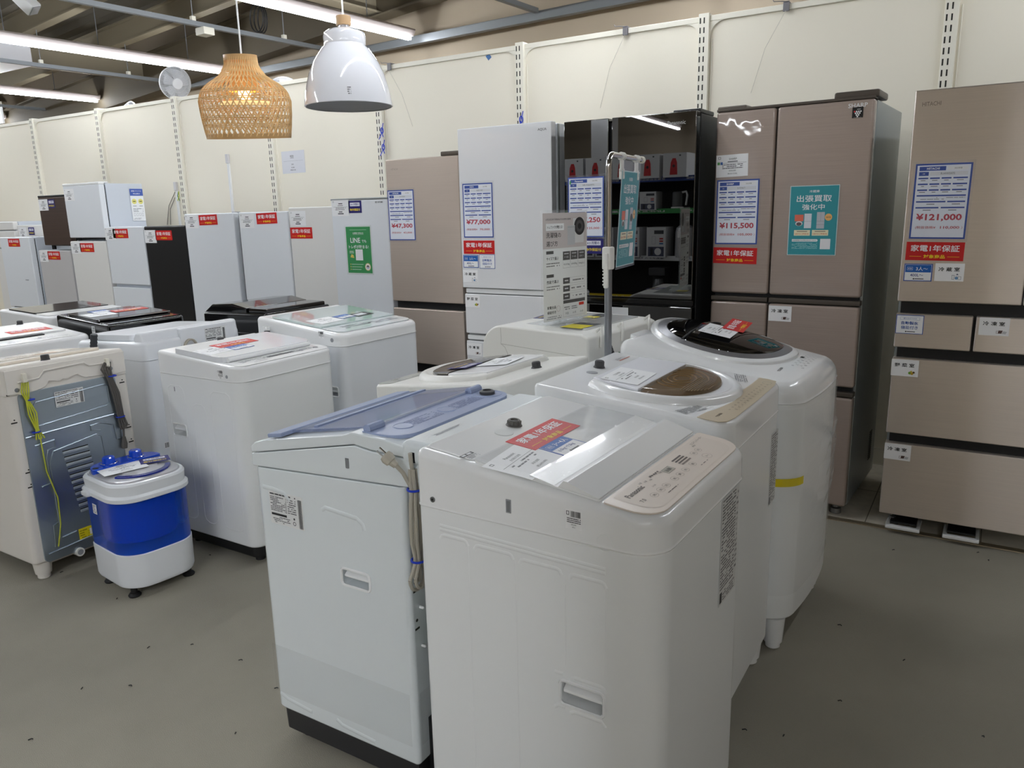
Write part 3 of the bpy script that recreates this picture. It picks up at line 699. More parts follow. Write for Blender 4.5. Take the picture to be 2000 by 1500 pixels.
for root, cx, cz, lab in ((F11, -3.518, 1.454, 'white fridge with the green poster'), (F10, -3.959, 1.395, 'warm white small fridge'), (F9, -4.461, 1.386, 'pale white fridge second left of the green poster'), (F8, -5.072, 1.390, 'white fridge right of the black small one'),
    (F7, -5.597, 1.282, 'matt black small fridge'), (F6, -6.130, 1.304, 'two-door white fridge left of the black one'), (F5U, -6.648, 1.628, 'upper fridge of the white stacked pair'), (F5, -6.660, 1.190, 'lower fridge of the white stacked pair'),
    (F3, -7.263, 1.560, 'dark woodgrain small fridge'), (F4, -7.388, 1.105, 'pale grey fridge under the woodgrain one'), (F2, -8.30, 1.315, 'white fridge left of the woodgrain one')):
    put_copy('tag', tag_card, 'price_tag', 'white price tag on the ' + lab, 'price tag', onf(root, cx, cz), TG)

# teal and green posters
def teal_poster(fridge_art=True):
    p = Print(.205, .298, (206, 226, 228)); T = (20, 150, 160); p.rect(-.0995, .0995, -.146, .146, T, 1)
    p.text('冷蔵庫' if fridge_art else '洗濯機', 0, .124, .011, WHT, w=.042, bold=.01); p.text('出張買取', 0, .094, .029, WHT, w=.146, bold=.012); p.text('強化中', -.001, .058, .025, WHT, w=.094, bold=.012)
    for c, a, b, y0, y1 in (((234, 110, 80), -.077, -.040, -.002, .026), ((226, 230, 236), -.036, -.006, -.032, .030), ((196, 200, 206), .016, .048, -.034, .036)):
        p.rect(a, b, y0, y1, c, 2)
    p.disc(-.058, -.012, .015, (230, 226, 224), 3, 20, .7); p.disc(-.058, -.014, .011, (90, 80, 80), 4, 20, .7); p.rect(-.036, -.006, -.003, -.002, (150, 154, 160), 3); p.rect(.0318, .0324, -.002, .036, (120, 124, 130), 3); p.rect(.016, .048, -.003, -.002, (120, 124, 130), 3); p.rect(.016, .048, -.018, -.017, (120, 124, 130), 3)
    if not fridge_art: p.disc(.032, .004, .013, (40, 40, 50), 5, 20)
    p.disc(.064, .014, .015, (246, 190, 110), 3, 24); p.text('高評価', .064, .014, .006, (120, 70, 20), bold=.01, up=4)
    for x, t in ((-.043, '1点からご対応OK'), (.033, '1点からご対応OK')):
        p.rect(x - .034, x + .034, -.064, -.040, (244, 236, 200), 2); p.text(t, x, -.0565, .0068, (206, 110, 40), w=.060, bold=.02, up=3); p.rect(x - .022, x + .022, -.0475, -.0445, (120, 110, 90), 3)
    p.poly([(-.084, -.090), (.022, -.090), (.026, -.0845), (.022, -.079), (-.084, -.079)], (238, 244, 244), 2); p.text('出張買取のお申込みはこちら', -.032, -.0845, .0058, (30, 90, 96), w=.098, up=3)
    p.lines(-.084, .024, -.122, -.094, 6, (150, 210, 214), 2, .9, 2); p.rect(.036, .078, -.122, -.078, WHT, 2)
    return p
o = put(teal_poster(), 'poster', 'teal home-collection poster on the right door of the pinkish brown fridge', 'poster', onf(SH, -.681, 1.341), 'teal posters'); sleeve(o, .212, .302)
def green_poster():
    p = Print(.212, .298, (214, 226, 220)); G = (40, 146, 76); p.rect(-.101, .101, -.143, .143, G, 1)
    p.rect(-.070, .070, .1225, .1255, (150, 206, 164), 2); p.text('お買取で貯まる', 0, .104, .0105, WHT, w=.088, bold=.01); p.rect(-.045, .045, .0955, .0965, WHT, 2)
    p.text('LINE', -.026, .060, .030, WHT, w=.082, bold=.012); p.text('でも', .046, .055, .018, WHT, bold=.01); p.text('トレポが貯まる!', -.002, .020, .022, WHT, w=.164, bold=.012)
    p.rect(-.030, .030, -.064, .004, WHT, 2)                       # square left blank
    p.lines(-.080, -.044, -.022, -.004, 2, (220, 240, 220), 1, .9, 2); p.poly([(-.076, -.046), (-.044, -.050), (-.050, -.030), (-.066, -.026)], (220, 200, 90), 2)
    for k in range(3): p.rect(-.080, -.074, -.092 - .016 * k, -.086 - .016 * k, (240, 220, 90), 2); p.rect(-.068, .030 - .01 * k, -.091 - .016 * k, -.0875 - .016 * k, (190, 226, 200), 2)
    p.disc(.066, -.104, .024, (200, 190, 120), 2, 28); p.disc(.066, -.104, .0205, (240, 238, 226), 3, 28); p.disc(.066, -.106, .012, (80, 60, 60), 4, 20); p.rect(.057, .075, -.118, -.104, (226, 226, 232), 5); p.rect(.062, .070, -.112, -.106, (90, 120, 180), 6)
    return p
o = put(green_poster(), 'poster', 'green poster with white lettering on the tallest small white fridge', 'poster', onf(F11, -3.385, 1.195), None); sleeve(o, .222, .306)

# poster on the side of the upper stacked fridge, notice on the wall
p = Print(.118, .262, (236, 238, 240)); p.rect(-.059, .059, .074, .131, (70, 96, 176), 1); p.text('家電リサイクル', 0, .113, .011, WHT, w=.09, bold=.01); p.text('申込受付', 0, .091, .0105, WHT, w=.06, bold=.01)
for x in (-.028, .030): p.disc(x, .028, .022, (226, 220, 130), 1, 20); p.rect(x - .012, x + .012, .024, .032, (120, 116, 60), 2); p.rect(x - .016, x + .016, -.012, -.008, GRY, 1)
p.lines(-.045, .045, -.06, -.026, 3, (140, 142, 148), 3, .8, 1)
for x in (-.036, -.012, .012, .036): p.frame(x - .007, x + .007, -.092, -.068, .0015, (150, 152, 158), 1)
p.lines(-.05, .02, -.122, -.106, 2, (150, 152, 158), 6, .8, 1)
put(p, 'poster', 'white and blue notice on the side of the upper stacked white fridge', 'poster', frame_m((-6.1968, 4.015, 1.535), (0, 1, 0), (1, 0, 0)))
p = Print(.258, .172, (214, 215, 220)); p.text('IKEA', -.01, .046, .014, BLK, bold=.01); p.rect(-.03, .01, .030, .034, GRY, 1); p.rect(-.11, .11, .0085, .0095, GRY, 1); p.text('照明', -.01, -.018, .011, BLK, up=1); p.text('¥1,000', -.008, -.042, .011, BLK, bold=.01); p.text('(税込¥1,100)', -.008, -.061, .012, BLK, bold=.015)
put(p, 'wall_notice', 'grey paper notice on the cream wall panel above the white fridges', 'notice', frame_m((-4.813, PY - .0008, 1.832), (1, 0, 0.004), (0, -1, 0)))
# ------------------------------------------------------------------ washing machines
def outline(x0, x1, y0, y1, rf, rb, bow=0.0, n=6, m=8):
    """rounded rectangle, front edge at x1 (optionally bowed), counter-clockwise"""
    P = []; yc = (y0 + y1) / 2; hy = (y1 - y0) / 2
    rf = max(rf, 0.003); rb = max(rb, 0.003)
    for i in range(m + 1): P.append((x1, y0 + rf + (y1 - y0 - 2 * rf) * i / m))
    for i in range(1, n + 1):
        a = pi / 2 * i / n; P.append((x1 - rf + rf * cos(a), y1 - rf + rf * sin(a)))
    P.append((x0 + rb, y1))
    for i in range(1, n + 1):
        a = pi / 2 + pi / 2 * i / n; P.append((x0 + rb + rb * cos(a), y1 - rb + rb * sin(a)))
    P.append((x0, y0 + rb))
    for i in range(1, n + 1):
        a = pi + pi / 2 * i / n; P.append((x0 + rb + rb * cos(a), y0 + rb + rb * sin(a)))
    P.append((x1 - rf, y0))
    for i in range(1, n):
        a = 1.5 * pi + pi / 2 * i / n; P.append((x1 - rf + rf * cos(a), y0 + rf + rf * sin(a)))
    if bow:
        xc = (x0 + x1) / 2
        P = [(x + (bow * max(0.0, 1 - ((y - yc) / hy) ** 2) if x > xc else 0), y) for x, y in P]
    return P

class Washer:
    def __init__(s, label, X0, X1, Y0, Y1, rz, seam, zb, zf, rf=0.06, rb=0.02, bow=0.0, body=WHITE, top=WHITE_TOP, fil=0.022, base='skirt', group='washing machines on the floor',
                 name='washing_machine', bottom=0.07, taper=0.0, dome=0.0, skirt_m=DARK, topshell=True, sslope=0.0):
        s.D, s.W = X1 - X0, Y1 - Y0; s.zb, s.zf, s.seam = zb, zf, seam; D, W = s.D, s.W
        s.t = thing(name, label, 'washing machine', ((X0 + X1) / 2, (Y0 + Y1) / 2, 0), RAD(rz), group)
        x0, x1, y0, y1 = -D / 2, D / 2, -W / 2, W / 2; s.rf, s.rb, s.bow = rf, rb, bow
        o = lambda d, tp=0: outline(x0 + d, x1 - d, y0 + d, y1 - d, max(rf - d, .004), max(rb - d, .004), bow)
        mb = MB(); lv = [(bottom, 0.012), (bottom + 0.004, 0.005), (bottom + 0.012, taper), (seam - 0.006, 0.0), (seam - 0.002, 0.002)]
        mb.loft([[(x, y, z + (sslope * (x1 - x) if z > .5 else 0)) for x, y in o(d)] for z, d in lv], body); s.body = mb.build('body', s.t)
        if topshell:
            zt = lambda x: zb + (zf - zb) * (x - x0) / D
            hd = lambda x, y: dome * max(0.0, 1 - (2 * y / W) ** 2)
            mb = MB(); rings = [[(x, y, seam - 0.004) for x, y in o(0.006)], [(x, y, seam - 0.0015) for x, y in o(0.003)], [(x, y, seam - 0.0005) for x, y in o(-0.002)], [(x, y, seam + 0.002) for x, y in o(-0.003)], [(x, y, seam + 0.006) for x, y in o(-0.001)]]
            for k in range(7):
                a = pi / 2 * k / 6; d = fil * (1 - cos(a)); rings.append([(x, y, zt(x) - fil + fil * sin(a) + hd(x, y) * k / 6) for x, y in o(d)])
            if dome:
                for d in (0.06, 0.12, 0.18, 0.23):
                    q = outline(x0 + d, x1 - d, y0 + d, y1 - d, 0.05, 0.05, 0.0); rings.append([(x, y, zt(x) + hd(x, y)) for x, y in q])
            mb.loft(rings, top); s.top = mb.build('top_cover', s.t)
        if base == 'skirt':
            mb = MB(); mb.loft([[(x, y, z) for x, y in o(d)] for z, d in ((0.022, 0.022), (0.03, 0.014), (bottom + 0.006, 0.011))], skirt_m); mb.build('base_skirt', s.t)
            for a in (-1, 1):
                for b in (-1, 1):
                    mb = MB(); mb.cyl((a * (D / 2 - 0.06), b * (W / 2 - 0.06), 0), 0.02, 0.03, DARK); mb.build('foot', s.t)
        else:
            mb = MB(); mb.loft([[(x, y, z) for x, y in o(d)] for z, d in ((bottom - 0.02, 0.03), (bottom + 0.006, 0.014))], top); mb.build('base_skirt', s.t)
            for a in (-1, 1):
                for b in (-1, 1):
                    mb = MB(); c = (a * (D / 2 - 0.045), b * (W / 2 - 0.05), 0)
                    mb.lathe([(0.02, 0.0), (0.024, 0.004), (0.024, 0.02), (0.03, 0.022), (0.036, bottom)], top, 16, c, True, True); mb.build('foot', s.t)
        sl = Vector((D, 0, zf - zb)).normalized(); s.Tm = frame_m((0, 0, (zb + zf) / 2), sl, sl.cross(Vector((0, 1, 0))))
    def T(s, x, y, lift=0.0): return s.Tm @ Matrix.Translation((x, y, lift)) @ Matrix.Rotation(pi / 2, 4, 'Z')
    def slab(s, name, poly, h, m, lift=0.0, r=0.002, parent=None):
        mb = MB(); mb.prism(poly, lift, lift + h, m, r=r); return mb.build(name, parent or s.t, Matrix.Identity(4) if parent else s.Tm)
    def world(s, M): return s.t.matrix_world @ M
    def side(s, x, z, near=1, lift=0.0006):
        """frame on the side face that looks to the camera (world -Y); x, z in machine axes"""
        if near == 1: return frame_m((x, -s.W / 2 - lift, z), (1, 0, 0), (0, -1, 0))
        return frame_m((x, s.W / 2 + lift, z), (-1, 0, 0), (0, 1, 0))
    def handle(s, x, z, near=1, w=0.10, h=0.05, d=0.045):
        y = -near * s.W / 2
        cut(s.body, [(x - w / 2, x + w / 2, min(y - 0.02, y + near * d) if near == 1 else y - d, (y + d) if near == 1 else y + 0.02, z - h / 2, z + h / 2, 0.008)])
        mb = MB(); fr = []
        for rr in (0.0,):
            pts = []
            for (cx, cz, a0) in ((w / 2 - .008, h / 2 - .008, 0), (-w / 2 + .008, h / 2 - .008, pi / 2), (-w / 2 + .008, -h / 2 + .008, pi), (w / 2 - .008, -h / 2 + .008, 1.5 * pi)):
                for k in range(4):
                    a = a0 + pi / 2 * k / 3; pts.append((x + cx + .009 * cos(a), y - near * 0.001, z + cz + .009 * sin(a)))
            mb.tube(pts, 0.0035, WHITE_TOP, 6, closed=True)
        q = lambda d_, z_: (y + near * d_, z + z_ * h)
        pl = [q(.003, -.04), q(.003, .08), q(.030, .47), q(.034, .36)]
        mb.prism(pl, x - w / 2 + .004, x + w / 2 - .004, WHITE_TOP, r=.001, ax='x')
        mb.build('side_handle', s.t)
    def ridges(s, paths, near=1, r=0.005, m=WHITE):
        y = -near * s.W / 2
        for pth in paths: mb = MB(); mb.tube([(a, y, b) for a, b in pth], r, m, 8, flat=0.35); mb.build('pressed_ridge', s.t)

def rr(x0, x1, y0, y1, r, n=5):
    P = []
    for cx, cy, a0 in ((x1 - r, y1 - r, 0), (x0 + r, y1 - r, pi / 2), (x0 + r, y0 + r, pi), (x1 - r, y0 + r, 1.5 * pi)):
        for k in range(n + 1): a = a0 + pi / 2 * k / n; P.append((cx + r * cos(a), cy + r * sin(a)))
    return P
def ell(cx, cy, a, b, n=40, lo=None, p=2.0):
    P = []
    for i in range(n):
        t = 2 * pi * i / n; c, q = cos(t), sin(t)
        x = cx + a * abs(c) ** (2 / p) * (1 if c >= 0 else -1); y = cy + b * abs(q) ** (2 / p) * (1 if q >= 0 else -1)
        if lo is not None: x = max(x, lo)
        P.append((x, y))
    return P
def barcode_sticker(w=.03, h=.034, seed=1):
    p = Print(w, h, (240, 240, 240), th=.0003); p.bars(-w * .2, w * .42, h * .12, h * .42, seed=seed); p.frame(-w * .45, -w * .28, h * .2, h * .4, .001, BLK); p.lines(-w * .42, w * .42, -h * .2, h * .08, 3, (50, 50, 54), seed, .9); p.text('¥30,000', 0, -h * .27, h * .07, BLK); p.text('(税込)', 0, -h * .40, h * .07, BLK); return p
def rating_label(w=.12, h=.09, seed=2, dense=9):
    p = Print(w, h, (222, 223, 222), th=.0003); p.lines(-w * .47, w * .30, h * .38, h * .47, 1, (50, 50, 54), seed, .95); p.lines(-w * .47, w * .02, -h * .1, h * .36, dense, (70, 70, 74), seed + 1, .8); p.lines(w * .05, w * .30, -h * .1, h * .36, dense - 2, (80, 80, 84), seed + 2, .8)
    p.rect(-w * .46, w * .0, -h * .23, -h * .16, (40, 40, 44)); p.lines(-w * .47, w * .1, -h * .46, -h * .25, 4, (80, 80, 84), seed + 3, .7); p.bars(w * .36, w * .47, -h * .47, h * .40, (50, 50, 54), seed)
    p.ring(w * .22, -h * .36, h * .06, h * .018, (50, 50, 54)); p.disc(w * .22, -h * .22, h * .035, (60, 60, 64), n=10); return p
def long_label(w=.10, h=.245, seed=4, n=30):
    p = Print(w, h, (216, 216, 214), th=.0003); p.lines(-w * .46, w * .30, -h * .36, h * .49, n, (70, 70, 74), seed, .85); p.lines(w * .34, w * .46, -h * .30, h * .46, n // 2, (90, 90, 94), seed + 1, .6); p.rect(-w * .46, -w * .34, -h * .48, -h * .38, (40, 40, 44)); p.lines(-w * .30, w * .4, -h * .48, -h * .38, 4, (90, 90, 94), seed + 2, .7); return p
def wash_tag(brand='', w=.163, h=.108):
    p = Print(w, h, (244, 245, 246), th=.0005); p.frame(-.070, -.060, .036, .044, .0014, (90, 92, 96))
    if brand: p.text(brand, -.002, .034, .0078, (50, 50, 54))
    else: p.rect(-.014, .012, .030, .036, (70, 72, 76))
    p.text('全自動洗濯機', -.002, .0205, .0068, (90, 92, 96)); p.rect(-.070, .066, .0115, .0125, GRY); p.lines(-.050, .050, -.010, .008, 2, (110, 112, 116), 5, .8)
    p.text('¥30,000', .004, -.022, .0078, (60, 62, 66)); p.text('(税込¥33,000)', .004, -.036, .0082, (40, 42, 46)); return p
WG = 'white price tags on the washers'
def topcard(wm, key, make, name, label, cat, x, y, lift, rot=0.0, group=None):
    M = wm.world(wm.T(x, y, lift) @ Matrix.Rotation(rot, 4, 'Z'))
    return put_copy(key, make, name, label, cat, M, group)

# ---- the front white washer with the beige panel
w1 = Washer('white washer at the front with a beige control panel and clear film on its lid', -.965, -.430, 1.165, 1.690, -1, .822, .947, .887, rf=.062, rb=.016, fil=.02)
D, W = w1.D, w1.W
w1.handle(.1165, .503, w=.092, h=.05)
def arc_seg(a, b, z, d=1): return [(a, z - .010), (a + .004, z - .002), (a + .010, z), (b - .010, z), (b - .004, z - .002), (b, z - .010)]
cx = -.6975
w1.ridges([[( -.210, .787), (.165, .781)], [(-.210, .779), (.165, .773)], arc_seg(-.209, -.141, .767), arc_seg(-.124, -.033, .763), arc_seg(-.018, .074, .758), arc_seg(.091, .166, .754),
           arc_seg(.092, .166, .541), [(.058, .5415), (.076, .5415)], [(.092, .462), (.100, .467), (.158, .467), (.166, .457)], [(.056, .463), (.064, .470), (.080, .470)],
           ], r=.0042)
w1.ridges([[(-.141, .757), (-.141, .10)], [(-.028, .752), (-.028, .10)], [(.082, .748), (.082, .56)], [(.166, .742), (.166, .555)]], r=.0014)
mb = MB(); mb.box(-.046, -.034, -W / 2 - .0015, -W / 2 + .004, .848, .876, GREY_PL, r=.001); mb.box(-.0435, -.0365, -W / 2 - .002, -W / 2, .851, .873, mat('slot_shade', (120, 122, 124), .6)); mb.build('side_slot', w1.t)
mb = MB(); mb.cyl((-.2245, -W / 2 - .003, .841), .006, .004, STEEL, 14, 'y'); mb.cyl((-.2245, -W / 2 - .0036, .841), .0025, .004, DARK, 8, 'y'); mb.build('screw', w1.t)
mb = MB(); mb.tube([(.1625 + .0155 * cos(a), -W / 2 - .0004, .832 + .0155 * sin(a)) for a in [k * pi / 10 for k in range(20)]], .0011, WHITE, 6, closed=True); mb.build('round_plug', w1.t)
barcode_sticker(.034, .038).build('barcode_label', w1.t, w1.side(.1015, .864))
long_label(.118, .245).build('instruction_label', w1.t, frame_m((D / 2 + .0008, .135, .695), (0, 1, 0), (1, 0, 0)))
# top: rear deck line, folding lid and panel
w1.slab('rear_deck', rr(-.250, -.134, -.246, .246, .012), .003, WHITE_TOP, .0, .0015)
LIDM = mat('washer_lid_glossy', (232, 234, 235), .1, coat=.6, bump=(7, .35))
l1 = w1.slab('lid', rr(-.130, .146, -.248, .240, .006), .004, WHITE_TOP, .0, .0015)
w1.slab('lid_rear_flap', rr(-.130, -.004, -.2475, .240, .004), .003, LIDM, .004, .001, l1)
mb = MB(); mb.prism([(-.002, .004), (.052, .004), (.052, .0045), (-.002, .010)], -.2475, .240, WHITE_TOP, r=.0008, ax='y'); mb.build('lid_fold', l1, Matrix.Identity(4))
mb = MB(); mb.prism([(.060, .004), (.144, .004), (.144, .006), (.078, .019), (.070, .019)], -.2475, .240, WHITE_TOP, r=.0012, ax='y'); mb.build('lid_front_flap', l1, Matrix.Identity(4))
film = MB(); film.add([(-.120, -.244, .0106), (.05, -.244, .0106), (.05, .235, .0106), (-.120, .235, .0106)], [(0, 1, 2, 3)], film_mat('lid_film', (236, 238, 240), .0, .05, bump=(14, .25))); film.build('clear_film', l1, Matrix.Identity(4))
pan = outline(.152, .256, -.250, .250, .055, .008); pn = w1.slab('control_panel', pan, .0035, CHAMPAGNE, .0, .0012)
p = Print(); p.z = .0036; p.h = 0
ins = [(y, -x) for x, y in outline(.160, .246, -.222, .222, .04, .004)]
p.poly(ins, (224, 212, 200), 1)
INKP = (84, 74, 70)
p.text('Panasonic', -.170, -.180, .013, INKP, w=.068, bold=.012, up=3); p.text('7.0', -.196, -.208, .009, INKP, up=3); p.text('エコインバーター', .186, -.170, .007, INKP, w=.07, up=3)
for x, y in ((-.158, -.214), (-.127, -.214), (-.10, -.214), (-.057, -.214), (-.028, -.214), (.003, -.214), (.044, -.214), (.106, -.194), (.133, -.194)): p.ring(y and x, y, .0105, .0007, (150, 134, 122), 3, 24, .75); p.text('洗', x, y, .006, INKP, w=.011, up=3)
p.ring(.113, -.221, .014, .0007, (150, 134, 122), 3, 24, .75); p.text('スタート', .113, -.221, .006, INKP, w=.016, up=3)
p.frame(-.040, -.004, -.196, -.178, .0009, (110, 112, 104), 3); p.rect(-.039, -.005, -.195, -.179, (188, 182, 168), 2); p.text('8:88', -.022, -.187, .009, (70, 72, 70), up=4)
for k in range(4): p.rect(.026, .074, -.178 - .0075 * k, -.174 - .0075 * k, (90, 80, 76) if k < 3 else (130, 118, 110), 3)
for k in range(6): p.text('水量', -.128 + .016 * k, -.172 - .004 * (k % 3), .005, INKP, up=3)
for k in range(5): p.rect(-.086 + .009 * k, -.080 + .009 * k, -.176, -.172, INKP, 3)
p.text('ふろ水', -.118, -.196, .005, INKP, up=3); p.text('槽洗浄', .150, -.178, .005, INKP, up=3); p.lines(-.13, -.08, -.232, -.228, 1, INKP, 3, .8, 3); p.lines(.05, .09, -.232, -.228, 1, INKP, 4, .8, 3)
p.build('printed_legend', pn, Matrix.Rotation(pi / 2, 4, 'Z'))
mb = MB(); mb.lathe([(.019, .003), (.018, .005), (.0145, .006), (.0145, .014), (.0125, .0165), (.009, .0165), (.008, .013)], mat('inlet_grey', (92, 90, 86), .45), 20, (-.187, -.012, 0), True, True)
for k in range(10):
    a = 2 * pi * k / 10; mb.box(-.187 + .0135 * cos(a) - .002, -.187 + .0135 * cos(a) + .002, -.012 + .0135 * sin(a) - .002, -.012 + .0135 * sin(a) + .002, .007, .0145, MATS['inlet_grey'])
mb.build('water_inlet', w1.t, w1.Tm)
mb = MB(); mb.lathe([(.021, .003), (.021, .0042), (.015, .0046), (.013, .0036)], mat('cap_grey', (206, 208, 206), .4), 24, (-.176, -.070, 0), False, True); mb.build('round_cap', w1.t, w1.Tm)
p = Print(); p.rect(-.020, .020, .004, .014, (60, 62, 66), 1); p.rect(-.016, -.004, .006, .012, (220, 222, 224), 2); p.rect(0, .014, .006, .012, (220, 222, 224), 2); p.lines(-.012, .020, -.012, .002, 3, (130, 132, 136), 3, .9); p.build('printed_mark', w1.t, w1.T(-.150, -.232, .0032))
topcard(w1, 'red', red_card, 'warranty_card', 'red one-year warranty card under film on the front white washer', 'card', -.1015, -.023, .0075, 0.02, RG)
topcard(w1, 's34', lambda: size_card('3〜4人', '6.0kg〜7.0kg'), 'size_card', 'blue and white household-size card reading 3 to 4 people on the front washer', 'card', -.0335, -.060, .0072, 0.02, CG)
topcard(w1, 'wtP', lambda: wash_tag('Panasonic'), 'price_tag', 'white paper price tag on the front washer, beside the red card', 'price tag', -.052, -.184, .0071, .12, WG)

# ---- blue-lidded washer that faces left
w2 = Washer('pale grey-white washer with a lilac blue lid, front left of the centre group', -1.562, -1.068, 1.238, 1.748, 180.5, .792, .93, .86, sslope=.053, rf=.028, rb=.014, topshell=False, bottom=.095, skirt_m=mat('skirt_dark', (44, 44, 46), .5), body=mat('washer_cool_white', (222, 228, 230), .26, coat=.3, bump=(2.5, .05)))
D, W = w2.D, w2.W; h = D / 2; CW = MATS['washer_cool_white']
w2.handle(-.084, .556, near=-1, w=.088, h=.042)
mb = MB(); mb.prism([(h, .7932), (h, .8255), (-.106, .8955), (-.158, .889), (-.273, .885), (-.273, .822), (-h, .8195)], -W / 2, W / 2, CW, r=.003, seg=3, ax='y'); mb.build('upper_side_cover', w2.t)
mb = MB(); mb.prism([(h, .8275), (h, .845), (h - .014, .857), (h - .05, .868), (-.073, .917), (-.098, .926), (-.20, .922), (-.235, .916), (-.30, .910), (-.304, .887), (-.158, .8915), (-.106, .8978)], -W / 2, W / 2, CW, r=.004, seg=3, ax='y'); mb.build('top_cover', w2.t)
mb = MB(); mb.box(-.340, -.243, -W / 2 + .004, W / 2 + .001, .872, .928, CW, r=.016, seg=4); mb.box(-.330, -.25, -W / 2 + .02, W / 2 - .01, .78, .875, CW, r=.008); mb.build('rear_water_box', w2.t)
sl = Vector((-.335, 0, .055)).normalized()               # lid plane, from the low front up to the hinge
LM = frame_m((.168, 0, .8785), -sl, Vector((-sl.z, 0, sl.x)) * -1 if False else Vector((.163, 0, .987)))
mb = MB(); mb.prism(rr(-.30, .012, -.252, .215, .006), .0, .007, LILAC_GLASS, r=.002); lid = mb.build('lid', w2.t, LM)
mb = MB(); mb.box(-.035, .016, -.253, .252, -.002, .009, LILAC, r=.003); mb.box(-.10, -.085, -.25, .19, .0065, .011, LILAC, r=.002); mb.build('lid_front_bar', lid, Matrix.Identity(4))
for q in (.206, -.206): mb = MB(); mb.tube([(-.302, q - .026, .004), (-.302, q + .026, .004)], .011, LILAC, 10); mb.build('lid_hinge', lid, Matrix.Identity(4))
mb = MB(); mb.prism(rr(-.28, -.055, -.22, .19, .03), -.001, .0002, mat('tub_mouth', (150, 160, 186), .4), r=0); mb.build('tub_opening', lid, Matrix.Identity(4))
mb = MB(); mb.prism([(a, b) for a, b in outline(-.240, -.118, -.245, .238, .004, .06)], .9185, .9275, LILAC, r=.003); deck = mb.build('rear_panel', w2.t)
for y, r0 in ((.160, .024), (-.010, .024), (-.200, .040)):
    mb = MB(); mb.tube([(-.178 + r0 * cos(a), y + r0 * sin(a), .9275) for a in [k * pi / 14 for k in range(28)]], .0014, LILAC, 6, closed=True)
    if y < -.1: mb.lathe([(.021, .926), (.021, .935), (.015, .938), (.012, .938), (.011, .931)], DARKGREY, 20, (-.178, y, 0), False, True)
    else: mb.cyl((-.178, y, .9272), r0 * .9, .0012, LILAC, 24)
    mb.build('round_cap', deck)
p = Print(); p.lines(-.06, .06, -.022, .022, 6, (90, 104, 150), 3, .85); p.build('printed_legend', deck, frame_m((-.178, .085, .9277), (0, -1, 0), (0, 0, 1)))
p = Print(); p.lines(-.06, .06, -.022, .022, 6, (90, 104, 150), 8, .85); p.build('printed_legend', deck, frame_m((-.178, -.095, .9277), (0, -1, 0), (0, 0, 1)))
p = Print(); p.lines(-.05, .05, -.006, .006, 2, (150, 156, 160), 6, .9); p.build('printed_mark', w2.t, frame_m((-.292, .14, .9284), (0, -1, 0), (0, 0, 1)))
rating_label(.118, .088).build('rating_label', w2.t, w2.side(.136, .692, -1))
mb = MB(); mb.tube([(-.083, W / 2 + .0005, .850 + q) for q in (-.012, -.006, 0, .006, .012)], .0055, mat('slot_shade', (120, 122, 124), .6), 8, flat=.4); mb.build('side_slot', w2.t)
for pth in ([(.215, .742), (.18, .741), (.14, .736), (.12, .72)], [(.012, .716), (.0, .724), (-.10, .716), (-.118, .704), (-.122, .690)], [(.225, .145), (.20, .135), (.11, .126)], [(.02, .136), (.0, .126), (-.11, .118)]): mb = MB(); mb.tube([(a, W / 2, b) for a, b in pth], .006, CW, 8, flat=.35); mb.build('pressed_ridge', w2.t)
mb = MB(); mb.box(-h - .006, -h + .012, -W / 2 + .05, W / 2 - .075, .10, .78, BLACK_BODY, r=.002); mb.build('rear_panel_black', w2.t)
mb = MB(); mb.box(-h - .012, -h + .004, W / 2 - .10, W / 2 - .045, .03, .21, BLACK_BODY, r=.002); mb.build('rear_bracket', w2.t)
mb = MB()
for z in (.70, .578, .482): mb.cyl((-h - .0006, W / 2 - .022, z), .004, .002, SLOT, 10, 'x'); mb.box(-h - .0008, -h + .001, W / 2 - .030, W / 2 - .014, z - .024, z - .019, SLOT)
mb.build('rear_slots', w2.t)
for z in (.61, .51, .41): mb = MB(); mb.lathe([(.0035, 0), (.0035, -.01), (.001, -.012)], WHITE_TOP, 8, (-h, W / 2 - .036, z), False, True, 'x'); mb.build('peg', w2.t)
for z in (.53, .40, .28, .16): mb = MB(); mb.lathe([(.005, 0), (.004, -.004)], CHROME, 8, (-h - .006, W / 2 - .085 if z > .2 else W / 2 - .07, z), False, True, 'x'); mb.build('screw', w2.t)
mb = MB(); q = [(h - .006, W / 2 + .001), (-h + .02, W / 2 + .001), (-h + .006, W / 2 - .004), (-h - .001, W / 2 - .02), (-h - .001, W / 2 - .10)]
mb.add([(x, y, z) for z in (.150, .292) for x, y in q], [(k, k + 1, 6 + k, 5 + k) for k in range(4)], TAPE); mb.build('clear_tape_band', w2.t)
# bundled mains cord on its rear corner
CM = w2.t.matrix_world.inverted() @ Matrix.Translation((-1.052, 1.250, .60)); I4 = Matrix.Identity(4)
mb = MB(); SH_ = [(.265, .35), (.235, .55), (.218, .45), (.19, .8), (.14, 1.15), (.10, 1.05), (.065, .6), (.048, .5), (.03, .8), (.01, 1.25)]
ends = []
for k in range(6):
    o = (k - 2.5) * .0098; xo = .010 + .007 * sin(k * 2.1)
    pts = [(xo + .012 * (1 - abs(z - .13) / .14), o * q - .004, z) for z, q in SH_]; ends.append(pts[-1]); mb.tube(pts, .0043, CORD, 7)
for i, j, dz in ((0, 5, .034), (1, 4, .028), (2, 3, .014)):
    p0_, p1_ = Vector(ends[i]), Vector(ends[j]); mb.tube([p0_.lerp(p1_, .5 - .5 * cos(u)) + Vector((0, 0, -dz * sin(u))) for u in [k * pi / 10 for k in range(11)]], .0043, CORD, 7)
mb.tube([(.018, -.018, .305), (.016, -.014, .285), (.012, -.006, .26)], .0048, CORD, 7)
